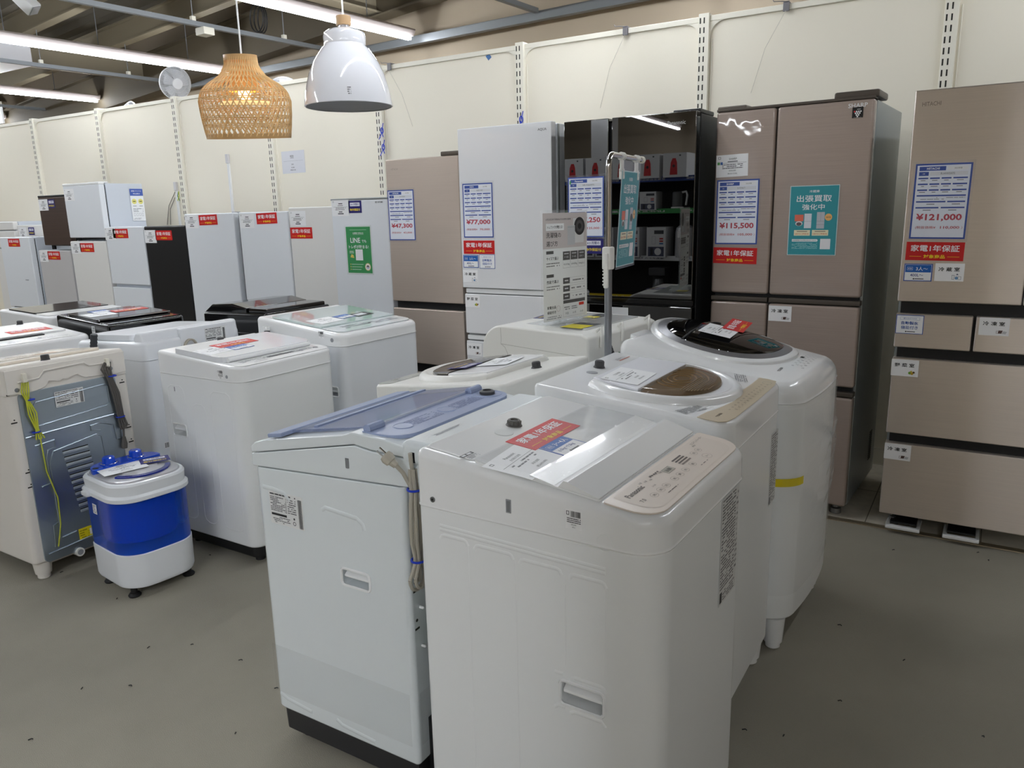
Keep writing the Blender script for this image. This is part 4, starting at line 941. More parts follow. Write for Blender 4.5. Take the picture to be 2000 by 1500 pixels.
mb.tube([(.014, .010, .255), (.020, .026, .272), (.024, .034, .262), (.018, .018, .245)], .0043, CORD, 7)
mb.tube([(.010, -.012, .225), (.006, -.030, .262), (-.004, -.044, .285)], .0048, CORD, 7)
t = mb.build('power_cord', w2.t, CM); t['label'] = 'beige power cord tied in a bundle'
mb = MB(); ax = Vector((-.022, -.006, .020)).normalized(); p0 = Vector((-.002, -.043, .281))
mb.tube([p0, p0 + ax * .012, p0 + ax * .014, p0 + ax * .026, p0 + ax * .034], [.007, .009, .013, .015, .0125], CORD, 10)
mb.build('plug', t, I4)
sd = Vector((0.6, 0, .66))
for q in (-.0065, .0065): mb = MB(); mb.tube([p0 + ax * .033 + sd * q, p0 + ax * .053 + sd * q], .0022, CHROME, 6); mb.build('plug_pin', t, I4)
for z in (.219, .050): mb = MB(); mb.tube([(.016 + .016 * cos(a), -.004 + .019 * sin(a), z) for a in [k * pi / 8 for k in range(16)]], .0028, BLUE_TIE, 6, closed=True); mb.build('cable_tie', t, I4)
mb = MB(); mb.box(-.004, .004, -.004, .004, -.012, .012, DARK); mb.build('cord_outlet', w2.t, w2.t.matrix_world.inverted() @ Matrix.Translation((-1.032, 1.243, .893)))
mb = MB()
for k in range(3): mb.tube([(.003 * k, .010 * sin(q * .9 + k), .15 - .032 * q) for q in range(12)], .0025, GREEN_W, 6)
mb.build('earth_wire', w2.t, w2.t.matrix_world.inverted() @ Matrix.Translation((-1.04, 1.295, .60)))

# ---- rounded-lid washers (brown window, and the cream one that faces left)
def round_lid(wm, glass, ring_m, lid_m, rim=WHITE_TOP, well=(112, 88, 58), grille=True):
    mb = MB()
    lo = -.150; rings = []
    for k, (a, hh) in enumerate(((.228, .000), (.224, .010), (.216, .016), (.206, .018), (.196, .016), (.190, .012))): rings.append([(x, y, hh) for x, y in ell(-.008, 0, a, a, 48, lo + .002 * k)])
    mb.loft(rings, ring_m, True, True); l = mb.build('lid', wm.t, wm.Tm)
    mb = MB(); mb.prism([(-.142, -.165), (.002, -.188), (.002, .188), (-.142, .165)], .012, .0215, lid_m, r=.004); mb.build('lid_back_plate', l, Matrix.Identity(4))
    half = [(.008 + .150 * cos(a), .186 * sin(a)) for a in [-pi / 2 + pi * k / 24 for k in range(25)]]
    mb = MB(); mb.prism(half, .0125, .0135, mat('well_%d' % well[0], well, .35), r=0); mb.build('tub_view', l, Matrix.Identity(4))
    mb = MB()
    for rr0 in (.11, .085, .06, .035): mb.tube([(.045 + rr0 * .62 * cos(a), .03 + rr0 * sin(a), .0138) for a in [k * pi / 14 for k in range(28)]], .0022, mat('well_ring_%d' % well[0], tuple(min(255, int(v * 1.5)) for v in well), .3), 6, closed=True)
    mb.build('drum_rings', l, Matrix.Identity(4))
    mb = MB(); rg = []
    for k, (s_, hh) in enumerate(((1.0, .012), (.99, .019), (.90, .0235), (.6, .0245), (.2, .025))): rg.append([(.008 + (x - .008) * s_, y * s_, hh) for x, y in half])
    mb.loft(rg, glass, False, True); mb.build('lid_window', l, Matrix.Identity(4))
    if grille:
        mb = MB()
        for k in range(10):
            x = .095 + .0058 * k; yw = .186 * math.sqrt(max(0, 1 - ((x - .008) / .150) ** 2)); mb.tube([(x, -yw * .88, .0240 - .0004 * k), (x, -yw * .3, .0252 - .0005 * k), (x, yw * .25, .0254 - .0006 * k)], .0016, mat('grille_brown', (128, 106, 74), .4), 5)
        mb.build('lid_grille', l, Matrix.Identity(4))
    return l
w3 = Washer('white washer with a round brown-window lid and gold panel, behind the front washer', -1.03, -.490, 1.755, 2.290, 0, .826, .955, .905, rf=.055, rb=.016, fil=.012, base='feet', bottom=.09)
D, W = w3.D, w3.W
round_lid(w3, BROWN_GLASS, WHITE_TOP, mat('lid_pearl', (232, 233, 238), .35, coat=.2))
pan = [(.186, -.258), (.205, -.262), (.24, -.2615), (.256, -.245), (.2635, -.20), (.266, 0), (.2635, .20), (.256, .25), (.232, .258), (.205, .256), (.206, .17), (.205, .08), (.216, 0), (.218, -.05), (.205, -.15), (.192, -.2)]
pn = w3.slab('control_panel', pan, .0016, GOLD_PANEL, 0, .0006)
p = Print(); p.z = .0017; p.text('TOSHIBA', -.205, -.225, .008, (90, 78, 60), w=.04, bold=.02, up=1)
rnd = random.Random(4)
for k in range(26): x = -.14 + .013 * k; p.text(rnd.choice(('洗', '水', 'ON', '脱', '標準')), x, -.232 - .014 * (k % 2), .006, (110, 92, 66), w=.009, up=1)
for k in range(9): p.ring(-.12 + .03 * k, -.246, .008, .0006, (130, 112, 84), 1, 18, .7)
p.ring(.205, -.240, .018, .001, (150, 150, 140), 1, 24, .7); p.build('printed_legend', pn, Matrix.Rotation(pi / 2, 4, 'Z'))
p = Print(); p.lines(-.045, .045, -.018, .018, 6, (120, 122, 126), 4, .9); p.build('printed_notes', w3.t, w3.T(.155, -.205, .0006) @ Matrix.Rotation(-.35, 4, 'Z'))
p = Print(); p.rect(-.04, -.01, .020, .026, (50, 50, 54)); p.lines(-.045, .045, -.020, .016, 6, (110, 112, 116), 9, .9); p.build('printed_notes', w3.t, w3.T(.160, .212, .0006) @ Matrix.Rotation(.35, 4, 'Z'))
mb = MB(); mb.lathe([(.018, .0), (.016, .004), (.0145, .005), (.0145, .018), (.012, .021)], DARKGREY, 18, (-.212, .028, 0), False, True); mb.build('water_inlet', w3.t, w3.Tm)
mb = MB(); mb.lathe([(.017, .0), (.017, .001), (.012, .0014)], GREY_PL, 20, (-.200, -.045, 0), False, True); mb.build('round_cap', w3.t, w3.Tm)
p = Print(); p.rect(-.04, .04, -.002, .002, (190, 90, 60)); p.lines(-.04, .02, .006, .018, 2, (130, 132, 136), 3, .8); p.build('printed_mark', w3.t, w3.T(-.20, .19, .0006))
barcode_sticker(.034, .036, 5).build('barcode_label', w3.t, w3.side(.10, .868))
long_label(.075, .22, 9, 26).build('instruction_label', w3.t, frame_m((D / 2 + .0008, .20, .66), (0, 1, 0), (1, 0, 0)))
topcard(w3, 'wtT', lambda: wash_tag('TOSHIBA'), 'price_tag', 'white price tag on the lid of the washer with the brown window', 'price tag', -.070, -.084, .0225, .06, WG)

# ---- tall wrapped washer with the dark oval lid
w4 = Washer('large white washer with a dark oval lid, wrapped in clear film with yellow tape', -1.03, -.440, 2.325, 2.895, -2, .826, .985, .872, rf=.075, rb=.03, bow=.022, fil=.035, base='feet', bottom=.11, dome=.032)
D, W = w4.D, w4.W
def dm(y): return .032 * max(0., 1 - (2 * y / W) ** 2)
def oval(sc, hh, cx=-.035): return [(x, y, hh + dm(y)) for x, y in ell(cx, 0, .238 * sc, .225 * sc, 48, None, 2.3)]
mb = MB(); mb.loft([oval(1.04, -.002), oval(1.03, .006), oval(.99, .010), oval(.94, .010), oval(.93, .008)], WHITE_TOP, False, False); mb.build('lid_surround', w4.t, w4.Tm)
mb = MB(); mb.loft([oval(.95, .004), oval(.945, .010), oval(.825, .0145), oval(.815, .012)], SILVER, False, False); mb.build('lid_trim', w4.t, w4.Tm)
mb = MB(); mb.loft([oval(.82, .006), oval(.81, .0145), oval(.7, .022), oval(.4, .028), oval(.1, .030)], SMOKE_GLASS, True, True); l = mb.build('lid', w4.t, w4.Tm)
mb = MB(); mb.tube([(-.115, y, .026 + dm(y) - .00 - .2 * max(0, abs(y) - .12) ** 1.0 * .35) for y in [-.19 + .038 * k for k in range(11)]], .003, DARK, 6); mb.build('lid_hinge_line', l, Matrix.Identity(4))
mb = MB(); mb.prism(rr(-.30, -.24, -.20, -.06, .02), -.02, .006, WHITE_TOP, r=.006); mb.build('detergent_cover', w4.t, w4.Tm)
p = Print(); p.text('TOSHIBA', -.165, -.006, .009, (90, 92, 96), w=.04, bold=.02)
for k in range(34): p.text(rnd.choice(('洗い', '水', 'ふろ', '脱水', '乾燥')), -.10 + .017 * (k % 17), -.026 - .022 * (k // 17) - .010 * (k % 2), .0085, (92, 94, 100), w=.012)
p.rect(.02, .030, -.030, -.018, (20, 22, 26)); p.rect(.034, .044, -.030, -.018, (20, 22, 26))
mb_ = p; mb_.v = [(a, b, c + dm(a) - .0012) for a, b, c in mb_.v]; mb_.build('printed_legend', w4.t, w4.T(.203, 0, .001))
mb = MB()
o = lambda d, z: [(x, y, z) for x, y in outline(-D / 2 + .12 - d, D / 2 + d, -W / 2 - d, W / 2 + d, .078 + d, .02, .022)]
rf_ = random.Random(5); rings = []
for k in range(27):
    z = .20 + .61 * k / 26; amp = .0035 + (.014 if .42 < z < .68 else 0)
    ring = []
    for i, (x, y, zz) in enumerate(o(.004, z)):
        j = amp * rf_.random() * (1.0 if y > -.05 else .25); n_ = Vector((max(0, x - D / 2 + .1), y, 0)).normalized(); ring.append((x + n_.x * j, y + n_.y * j, zz + (.006 * (rf_.random() - .5) if amp > .01 else 0)))
    rings.append(ring)
mb.loft(rings, CLEAR, False, False); mb.build('wrapping_film', w4.t, ang=12)
mb = MB()
yc = [(x, y) for x, y in outline(-D / 2 - .004, D / 2 + .004, -W / 2 - .004, W / 2 + .004, .079, .02, .022)]
q = [(x, y) for x, y in yc if y < -W / 2 + .08 and x > D / 2 - .085]; q.sort(key=lambda v: v[0] + v[1])
mb.add([(x, y, z) for z in (.566, .592) for x, y in q], [(k, k + 1, len(q) + k + 1, len(q) + k) for k in range(len(q) - 1)], YELLOW_T); mb.build('yellow_tape', w4.t)
topcard(w4, 'wtT', lambda: wash_tag('TOSHIBA'), 'price_tag', 'white price tag lying on the dark oval lid of the wrapped washer', 'price tag', -.045, -.035, .0625, .10, WG)
topcard(w4, 'red', red_card, 'warranty_card', 'red one-year warranty card lying on the dark oval lid of the wrapped washer', 'card', -.030, .112, .0640, .14, RG)

# ---- cream washer facing left, behind the blue-lidded one
w5 = Washer('cream-white washer with a round dark-window lid facing left, behind the blue-lidded one', -1.69, -1.165, 1.85, 2.37, 177, .74, .920, .862, rf=.02, rb=.02, fil=.012, body=CREAM, top=CREAM, base='feet', bottom=.09)
D, W = w5.D, w5.W
round_lid(w5, mat('grey_window', (70, 68, 62), .1, coat=.4), CREAM, WHITE_TOP, grille=False)
pn = w5.slab('control_panel', rr(.20, .256, -.25, .25, .008), .0015, mat('panel_grey', (176, 176, 170), .3), 0, .0006)
p = Print(); p.z = .0016; p.lines(-.2, .2, -.250, -.206, 4, (110, 110, 106), 3, .8); p.build('printed_legend', pn, Matrix.Rotation(pi / 2, 4, 'Z'))
mb = MB(); mb.lathe([(.018, .0), (.016, .004), (.0145, .005), (.0145, .018), (.012, .021)], DARKGREY, 18, (-.20, -.02, 0), False, True); mb.build('water_inlet', w5.t, w5.Tm)
mb = MB(); mb.tube([(-D / 2 - .002, W / 2 - .02 - a, z) for a, z in ((0, .72), (.09, .735), (.12, .745), (.15, .80), (.17, .815), (.30, .83), (.36, .825), (.40, .80))], .004, CREAM, 8); mb.build('rear_edge_ridge', w5.t)
mb = MB(); mb.box(-D / 2 - .003, -D / 2 + .01, -W / 2 + .06, W / 2 - .05, .12, .73, GREY_SIDE, r=.004); mb.build('rear_metal_panel', w5.t)
topcard(w5, 'wtB', lambda: wash_tag(''), 'price_tag', 'white price tag curling up on the lid of the cream washer', 'price tag', -.06, -.02, .024, .2, WG)
topcard(w5, 'navy', navy_card, 'guarantee_card', 'navy six-month guarantee card on the lid of the cream washer', 'card', .02, .075, .0265, .1, NG)
# ---- flat-topped cream drum washer facing left, with the acrylic sign on it
w6 = Washer('cream-white drum washer with a flat top carrying the acrylic sign', -1.745, -1.215, 2.56, 3.10, 174, .5, .955, .96, rf=.03, rb=.015, body=CREAM, top=CREAM, base='feet', bottom=.09, topshell=False)
D, W = w6.D, w6.W; h = D / 2
mb = MB(); pr = [(-h, .49), (h, .49), (h - .004, .72), (h - .014, .84)] + [(h - .12 + .106 * cos(a), .862 + .103 * sin(a)) for a in [pi / 2 * k / 8 for k in range(9)]] + [(-h + .03, .958), (-h, .945)]
mb.prism(pr, -W / 2, W / 2, CREAM, r=.010, seg=3, ax='y'); mb.build('upper_cabinet', w6.t)
mb = MB(); y = W / 2 + .0003
mb.tube([(h - .115, y, .955), (h - .117, y, .905), (h - .115, y, .890), (h - .135, y, .878), (h - .148, y, .855), (h - .16, y, .70), (h - .16, y, .50)], .0012, mat('seam_grey', (190, 188, 180), .6), 6, flat=.4)
mb.tube([(h - .115, y, .890), (-h + .02, y, .872)], .0012, MATS['seam_grey'], 6, flat=.4); mb.build('side_seam', w6.t)
mb = MB(); mb.box(-h - .004, -h + .01, -W / 2 + .03, W / 2 - .02, .10, .82, mat('rear_grey', (96, 102, 106), .45), r=.003); mb.build('rear_panel', w6.t)
mb = MB(); mb.box(-.20, .13, -.23, .18, .958, .964, mat('top_sheet_grey', (206, 208, 206), .12, coat=.4), r=.002); mb.build('top_plate', w6.t)
for v in (.18, .02, -.20): mb = MB(); mb.tube([(-h + .02, v, .958), (-h - .002, v, .975), (-h - .006, v + .006, .945), (-h - .004, v + .006, .90)], .006, CREAM, 6); mb.build('rear_hook', w6.t)
cm = w6.t.matrix_world.inverted() @ Matrix.Translation((-1.178, 2.575, .885))
mb = MB()
for k in range(4): mb.tube([(.004 * k, .022 * cos(a), .035 * sin(a) - .01 * k) for a in [q * pi / 8 for q in range(16)]], .0055, HOSE, 6, closed=True)
mb.tube([(.01, .02, -.03), (.012, .03, -.10), (.0, .02, -.2)], .006, HOSE, 6)
pc = mb.build('power_cord', w6.t, cm); I4 = Matrix.Identity(4)
mb = MB(); mb.tube([(.018, .024, -.03), (.022, .03, -.055)], [.014, .012], GREY_PL, 10); mb.build('plug', pc, I4)
mb = MB()
for k in range(5): mb.tube([(.008, .07 + .012 * k + .02 * sin(q * .8 + k), -.02 - .012 * k + .016 * cos(q * 1.1 + k)) for q in range(7)], .0024, GREEN_W, 5)
mb.build('earth_wire', w6.t, cm)
p = Print(.15, .10, (70, 72, 74), th=.0006); p.rect(-.074, .02, -.049, .049, (238, 222, 40)); p.build('sticker', w6.t, w6.t.matrix_world.inverted() @ frame_m((-1.36, 2.70, .9645), (.1, 1, 0), (0, 0, 1)))
p = Print(.15, .06, (70, 72, 74), th=.0006); p.rect(-.074, -.02, -.029, .029, (238, 222, 40)); p.build('sticker', w6.t, w6.t.matrix_world.inverted() @ frame_m((-1.42, 2.98, .9645), (.1, 1, 0), (0, 0, 1)))
topcard(w6, 'navy', navy_card, 'guarantee_card', 'navy six-month guarantee card flat on the drum washer beside the acrylic sign', 'card', .13, -.02, .006, .2, NG)

# acrylic stand
A = RAD(80); ax_ = Vector((cos(A), sin(A), 0)); nr = Vector((sin(A), -cos(A), 0)); P0 = Vector((-1.5, 2.64, .966))
t = thing('acrylic_sign_stand', 'clear acrylic sign about choosing a washing machine, standing on the cream drum washer', 'sign', P0 + ax_ * .15, A)
mb = MB(); mb.box(-.15, .15, -.003, .003, 0, .445, ACRYL, r=.001); mb.box(-.15, .15, -.05, .05, 0, .004, ACRYL, r=.001); mb.build('acrylic_panel', t)
p = Print(.288, .425, (236, 236, 232), th=.0004); K = (70, 68, 66)
p.rect(-.144, .144, .075, .2125, (206, 196, 192)); p.text('6月25日まで新品よりお得な価格', -.045, .188, .0075, K, w=.16); p.rect(-.124, -.010, .145, .172, (244, 243, 241), 2); p.text('トレファクが教える!', -.067, .158, .013, BLK, w=.098, bold=.012, up=3)
p.text('洗濯機の', -.077, .127, .021, K, w=.094, bold=.01); p.text('選び方', -.087, .094, .021, K, w=.072, bold=.01)
p.rect(.05, .122, .092, .19, (222, 220, 218), 2); p.disc(.093, .158, .036, (52, 50, 50), 3, 32); p.disc(.093, .158, .024, (86, 82, 82), 4, 32); p.disc(.093, .158, .012, (40, 40, 40), 5, 24); p.rect(.012, .062, .085, .162, (196, 196, 196), 4); p.rect(.012, .062, .1545, .156, (150, 150, 150), 5)
for y, a in ((.036, 'サイズで選ぶ'), (-.056, '性能で選ぶ')):
    p.rect(-.124, -.078, y + .018, y + .030, (90, 88, 86), 1); p.text(a, -.085, y, .013, K, w=.076, bold=.01); p.lines(-.124, -.04, y - .034, y - .014, 2, (150, 148, 146), 3, .9)
for k, b in enumerate(('4.2-5.5kg', '6.0-8.0kg', '8.0kg以上')):
    x0 = -.018 + .051 * k; p.rect(x0, x0 + .047, .026, .060, (92, 90, 88)); p.text(('1〜2人', '3〜4人', '5人〜')[k], x0 + .0235, .038, .008, WHT, w=.028); p.rect(x0 + .008, x0 + .038, .049, .053, (200, 200, 200), 2); p.text(b, x0 + .0235, .008, .009, K, w=.038); p.frame(x0, x0 + .047, -.006, .026, .0006, (150, 148, 146))
for k in range(3):
    y = -.046 - .032 * k; p.rect(-.018, .026, y - .024, y, (92, 90, 88)); p.rect(-.008, .016, y - .014, y - .009, (210, 210, 210), 2); p.frame(.026, .130, y - .024, y, .0006, (150, 148, 146)); p.lines(.032, .126, y - .018, y - .006, 1, (130, 128, 126), k, .6)
p.rect(-.018, .130, -.150, -.137, (92, 90, 88)); p.text('家電全品', -.094, -.158, .012, K, w=.056, bold=.01); p.text('保証付き', -.094, -.178, .012, K, w=.056, bold=.01); p.frame(-.018, .130, -.205, -.150, .0006, (150, 148, 146))
for k, b in enumerate(('7日', '6ヶ月', '12ヶ月')): p.lines(-.012 + .05 * k, .026 + .05 * k, -.178, -.162, 2, (120, 118, 116), k, .9) if k < 2 else p.rect(.088, .122, -.166, -.154, (214, 60, 40)); p.text(b, .006 + .05 * k, -.192, .009, K, w=.02)
p.ring(-.050, -.166, .012, .001, (190, 160, 156)); p.lines(-.126, -.03, -.207, -.192, 2, (150, 148, 146), 8, .9)
p.build('printed_sheet', t, frame_m((0, -.0034, .222), (1, 0, 0), (0, -1, 0)))

# hanging poster on its pole
t = thing('sign_pole', 'chrome and grey floor pole with a bent top arm, between the centre washers', 'sign pole', (-1.085, 2.36, 0))
mb = MB(); mb.tube([(0, 0, .02), (0, 0, 1.235)], .0125, STEEL_DULL, 12); mb.build('lower_pole', t)
arm = Vector((-.13, .99, 0)).normalized()
mb = MB(); mb.tube([(0, 0, 1.2), (0, 0, 1.545)] + [tuple(arm * (.04 - .04 * cos(a)) + Vector((0, 0, 1.545 + .04 * sin(a)))) for a in [pi / 2 * k / 6 for k in range(1, 7)]] + [tuple(arm * .40 + Vector((0, 0, 1.585)))], .0095, CHROME, 12); mb.build('top_arm', t)
mb = MB(); mb.lathe([(.013, -.008), (.013, .008)], PANEL_RAIL, 14, (0, 0, 0), True, True, 'y'); mb.build('arm_end_cap', t, Matrix.Translation(arm * .405 + Vector((0, 0, 1.585))))
mb = MB(); mb.box(-.014, .018, -.024, .014, 1.215, 1.29, CREAM, r=.006); mb.box(-.004, .012, -.034, -.020, 1.155, 1.27, CREAM, r=.005)
for k in range(7): mb.box(-.005, .013, -.0355, -.033, 1.165 + .011 * k, 1.170 + .011 * k, CREAM)
mb.build('height_clamp', t)
mb = MB(); mb.lathe([(.05, 0), (.05, .008), (.03, .02), (.015, .03)], DARKGREY, 20, (0, 0, 0), True, True); mb.build('pole_base', t)
for k, q in enumerate((.15, .335)):
    mb = MB(); c = arm * q + Vector((0, 0, 1.585))
    mb.lathe([(.014, -.012), (.014, .012)], CREAM, 12, (0, 0, 0), True, True, 'y'); mb.box(-.005, .005, -.012, .012, -.05, -.008, CREAM, r=.003); mb.box(-.008, .008, -.010, .010, -.075, -.04, CREAM, r=.003)
    mb.build('hanging_clip', t, Matrix.Translation(c) @ Matrix.Rotation(RAD(7.5), 4, 'Z'))
nr = Vector((arm.y, -arm.x, 0)); c = Vector((-1.085, 2.36, 0)) + arm * .245 + Vector((0, 0, 1.540))
M = frame_m(c, arm, nr) @ Matrix.Rotation(RAD(3.5), 4, 'X') @ Matrix.Translation((0, -.165, .006))
o = put(teal_poster(False), 'poster', 'teal home-collection poster hanging from the chrome pole arm', 'poster', M @ Matrix.Scale(1.1, 4), 'teal posters'); sleeve(o, .216, .335, .012)

# ---- left cluster: cream washer seen from behind
w7 = Washer('cream-white washer turned away, bare metal back and tied cords showing, far left', -3.65, -3.12, 1.385, 1.875, 180, .77, .882, .83, rf=.03, rb=.022, fil=.016, body=CREAM_BODY, top=CREAM_BODY, base='feet', bottom=.075)
D, W = w7.D, w7.W
def RP(name, wm, mb, lift=0.0): return mb.build(name, wm.t, frame_m((-wm.D / 2 - lift, 0, 0), (0, -1, 0), (-1, 0, 0)))
R0 = 1.63
mb = MB(); mb.prism(rr(-.205, .185, .075, .775, .02), -.002, .006, GALV, r=.002)
def rp(pts, r=.006, m=GALV): mb.tube([(a - R0, b, .006) for a, b in pts], r, m, 8, flat=.5)
rp([(1.425, .60), (1.82, .612)], .009); rp([(1.47, .64), (1.47, .715), (1.485, .73), (1.76, .745), (1.775, .735), (1.775, .665), (1.76, .655), (1.485, .635), (1.47, .64)], .005)
rp([(1.455, .56), (1.53, .565), (1.53, .535), (1.50, .53), (1.49, .50), (1.49, .395), (1.455, .39)], .006); rp([(1.80, .50), (1.785, .50), (1.78, .565), (1.72, .59), (1.68, .585), (1.68, .565), (1.72, .555)], .006)
rp([(1.50, .18), (1.50, .48), (1.52, .52), (1.70, .545), (1.72, .53), (1.735, .30)], .005); rp([(1.47, .13), (1.475, .22), (1.50, .23), (1.50, .16), (1.56, .165)], .006); rp([(1.44, .11), (1.80, .135)], .006)
RP('rear_metal_panel', w7, mb)
mb = MB()
for k in range(11):
    z = .495 - .026 * k; a = 1.555 + .0035 * k; mb.box(a - R0, a + .105 - R0, z, z + .012, .004, .011, mat('vent_slat', (196, 204, 210), .35, metal=.6), r=.003); mb.box(a - R0, a + .105 - R0, z + .012, z + .016, .0055, .0065, SLOT)
RP('rear_vent', w7, mb)
mb = MB(); mb.prism([(-.240, .775), (-.205, .775), (-.195, .768), (-.13, .775), (-.10, .782), (-.085, .802), (-.07, .800), (-.045, .792), (-.03, .800), (-.01, .794), (.0, .802), (.03, .808), (.045, .796), (.06, .788), (.15, .784), (.185, .778), (.235, .782), (.236, .868), (-.240, .868)][::1], .001, .008, CREAM_BODY, r=.002)
mb.tube([(-.20, .818, .009), (-.12, .822, .009), (-.10, .845, .009), (.06, .85, .009), (.08, .835, .009), (.14, .832, .009)], .004, CREAM_BODY, 8); RP('rear_cover_plate', w7, mb)
rating_label(.115, .062, 12, 6).build('rating_label', w7.t, frame_m((-D / 2 - .0085, -(1.615 - R0), .722 - .0), (0, -1, 0), (-1, 0, 0)))
p = Print(.062, .05, (232, 214, 30), th=.0004); p.lines(-.028, .01, -.02, .02, 4, (150, 130, 20), 3, .7); p.rect(.014, .029, -.012, .014, (230, 230, 226)); p.build('warning_label', w7.t, frame_m((-D / 2 - .0075, -(1.60 - R0), .142), (0, -1, 0), (-1, 0, 0)))
mb = MB()
for a, b in ((1.40, .775), (1.40, .665), (1.42, .46), (1.42, .40), (1.845, .735), (1.848, .535), (1.85, .47)): mb.box(a - R0 - .011, a - R0 + .011, b - .0025, b + .0025, -.001, .0008, SLOT); mb.cyl((a - R0 + .002, b + .011, -.001), .0028, .0018, SLOT, 8)
RP('rear_slots', w7, mb)
for a, b in ((1.425, .79), (1.80, .805)): mb = MB(); mb.lathe([(.009, .007), (.008, .010), (.004, .011)], STEEL, 12, (a - R0, b, 0), False, True); RP('screw', w7, mb)
mb = MB(); mb.tube([(1.56 - R0, .072, -.02), (1.56 - R0, .072, .016)], .018, CREAM, 16); mb.tube([(1.56 - R0, .072, .012), (1.56 - R0, .072, .0165)], .012, GREY_PL, 16); RP('drain_spout', w7, mb)
mb = MB()
for k in range(4):
    o = (k - 1.5) * .007; mb.tube([(1.455 - R0 + o, .815 - .0, .014), (1.448 - R0 + o * 1.3, .78, .018), (1.452 - R0 + o * .4, .745, .016), (1.462 - R0 + o * 1.4, .69, .018), (1.470 - R0 + o * .4, .625, .016), (1.476 - R0 + o * 1.5, .585, .018)], .0026, YG, 6)
mb.tube([(1.476 - R0, .59, .016), (1.48 - R0, .45, .014), (1.505 - R0, .33, .016), (1.50 - R0, .22, .016), (1.478 - R0, .13, .016)], .0024, YG, 6); yw = RP('earth_wire', w7, mb)
for z, r0 in ((.745, .012), (.615, .014)): mb = MB(); mb.tube([(1.466 - R0 + r0 * cos(a), z, .016 + r0 * .6 * sin(a)) for a in [k * pi / 6 for k in range(12)]], .003, BLUE_TIE, 6, closed=True); mb.build('cable_tie', yw, I4)
mb = MB()
for k in range(4):
    o = (k - 1.5) * .009; mb.tube([(1.785 - R0 + o * .8, .835, .016), (1.772 - R0 + o * 1.4, .81, .02), (1.785 - R0 + o * .7, .765, .018), (1.80 - R0 + o, .70, .02), (1.808 - R0 + o * .8, .60, .02), (1.815 - R0 + o * 1.2, .555, .02), (1.812 - R0 + o * .6, .54, .02)], .0042, CORD_DK, 6)
mb.tube([(1.815 - R0, .56, .018), (1.81 - R0, .50, .018)], .0042, CORD_DK, 6); gc = RP('power_cord', w7, mb)
mb = MB(); mb.tube([(1.81 - R0, .505, .018), (1.808 - R0, .475, .018), (1.806 - R0, .455, .018)], [.007, .013, .012], CORD_DK, 10); mb.build('plug', gc, I4)
for z in (.775, .595): mb = MB(); mb.tube([(1.795 + (.775 - z) * .07 - R0 + .017 * cos(a), z, .018 + .012 * sin(a)) for a in [k * pi / 6 for k in range(12)]], .003, BLUE_TIE, 6, closed=True); mb.build('cable_tie', gc, I4)
for a in (1.455, 1.785): mb = MB(); mb.box(a - R0 - .008, a - R0 + .008, .815, .85, .006, .022, PANEL_RAIL, r=.003); RP('cord_hook', w7, mb)
mb = MB(); mb.lathe([(.018, .0), (.016, .004), (.0155, .005), (.0155, .020), (.012, .023)], DARKGREY, 18, (-.235, .065, 0), False, True); mb.build('water_inlet', w7.t, w7.Tm)
w7.slab('lid', rr(-.17, .20, -.20, .20, .02), .012, mat('lid_warm', (232, 222, 206), .25, coat=.3), 0, .004)
p = Print(.30, .19, (236, 228, 214), th=.0005); p.rect(-.15, .15, .082, .094, (60, 70, 160)); p.lines(-.13, .10, -.08, .06, 7, (150, 130, 110), 4, .7); p.rect(.03, .12, -.07, -.02, (190, 140, 100))
put(p, 'leaflet', 'printed leaflet lying on the far left cream washer lid', 'leaflet', w7.world(w7.T(.02, .03, .0130) @ Matrix.Rotation(pi, 4, 'Z')))
w7.ridges([[(.235, .60), (.225, .46), (.16, .42)], [(.22, .12), (.0, .10)]], near=-1, r=.004, m=CREAM_BODY)

# ---- white washer behind it, rear label showing
w8 = Washer('white washer turned away with a rating label on its raised rear edge, second row left', -3.82, -3.27, 2.05, 2.60, 180, .775, .865, .835, rf=.035, rb=.03, fil=.02, body=COOL, top=COOL)
D, W = w8.D, w8.W; h = D / 2
mb = MB(); mb.prism([(-h + .002, .80), (-h + .06, .80), (-h + .085, .875), (-h + .06, .905), (-h + .02, .905)], -W / 2 + .004, W / 2 - .012, COOL, r=.012, seg=3, ax='y'); mb.build('rear_water_box', w8.t)
mb = MB(); mb.box(-h - .004, -h + .05, -W / 2 + .03, W / 2 - .20, .78, .90, COOL, r=.008); mb.build('rear_block', w8.t)
w8.slab('lid', rr(-.16, .20, -.25, .25, .03), .030, COOL, 0, .012)
rating_label(.12, .075, 22, 7).build('rating_label', w8.t, frame_m((-h - .005, -.12, .845), (0, -1, 0), (-1, 0, 0)))
w8.handle(-.17 + .30, .575, near=-1, w=.09, h=.05)
mb = MB(); hs = []
for k in range(60):
    f = k / 59; hs.append(((.06 + .06 * sin(f * 2.2)), W / 2 + .022 + .004 * sin(f * 3), .885 - .48 * f))
mb.tube(hs, [.017 if k % 2 else .0145 for k in range(60)], HOSE, 10); mb.build('drain_hose', w8.t)
p = Print(.07, .032, (236, 236, 238), th=.0003); p.bars(-.032, .032, -.012, .012, seed=6); p.build('barcode_label', w8.t, frame_m((-h - .0008, .19, .36), (0, -1, 0), (-1, 0, 0)))
mb = MB()
for k in range(3): mb.tube([(-h - .014 - .004 * k, W / 2 - .18 - .06 + .035 * cos(a), .80 + .045 * sin(a)) for a in [q * pi / 9 for q in range(18)]], .0045, CORD, 6, closed=True)
mb.tube([(-h - .014, W / 2 - .24, .755), (-h - .012, W / 2 - .235, .66), (-h - .02, W / 2 - .24, .60)], .0045, CORD, 6); pc = mb.build('power_cord', w8.t)
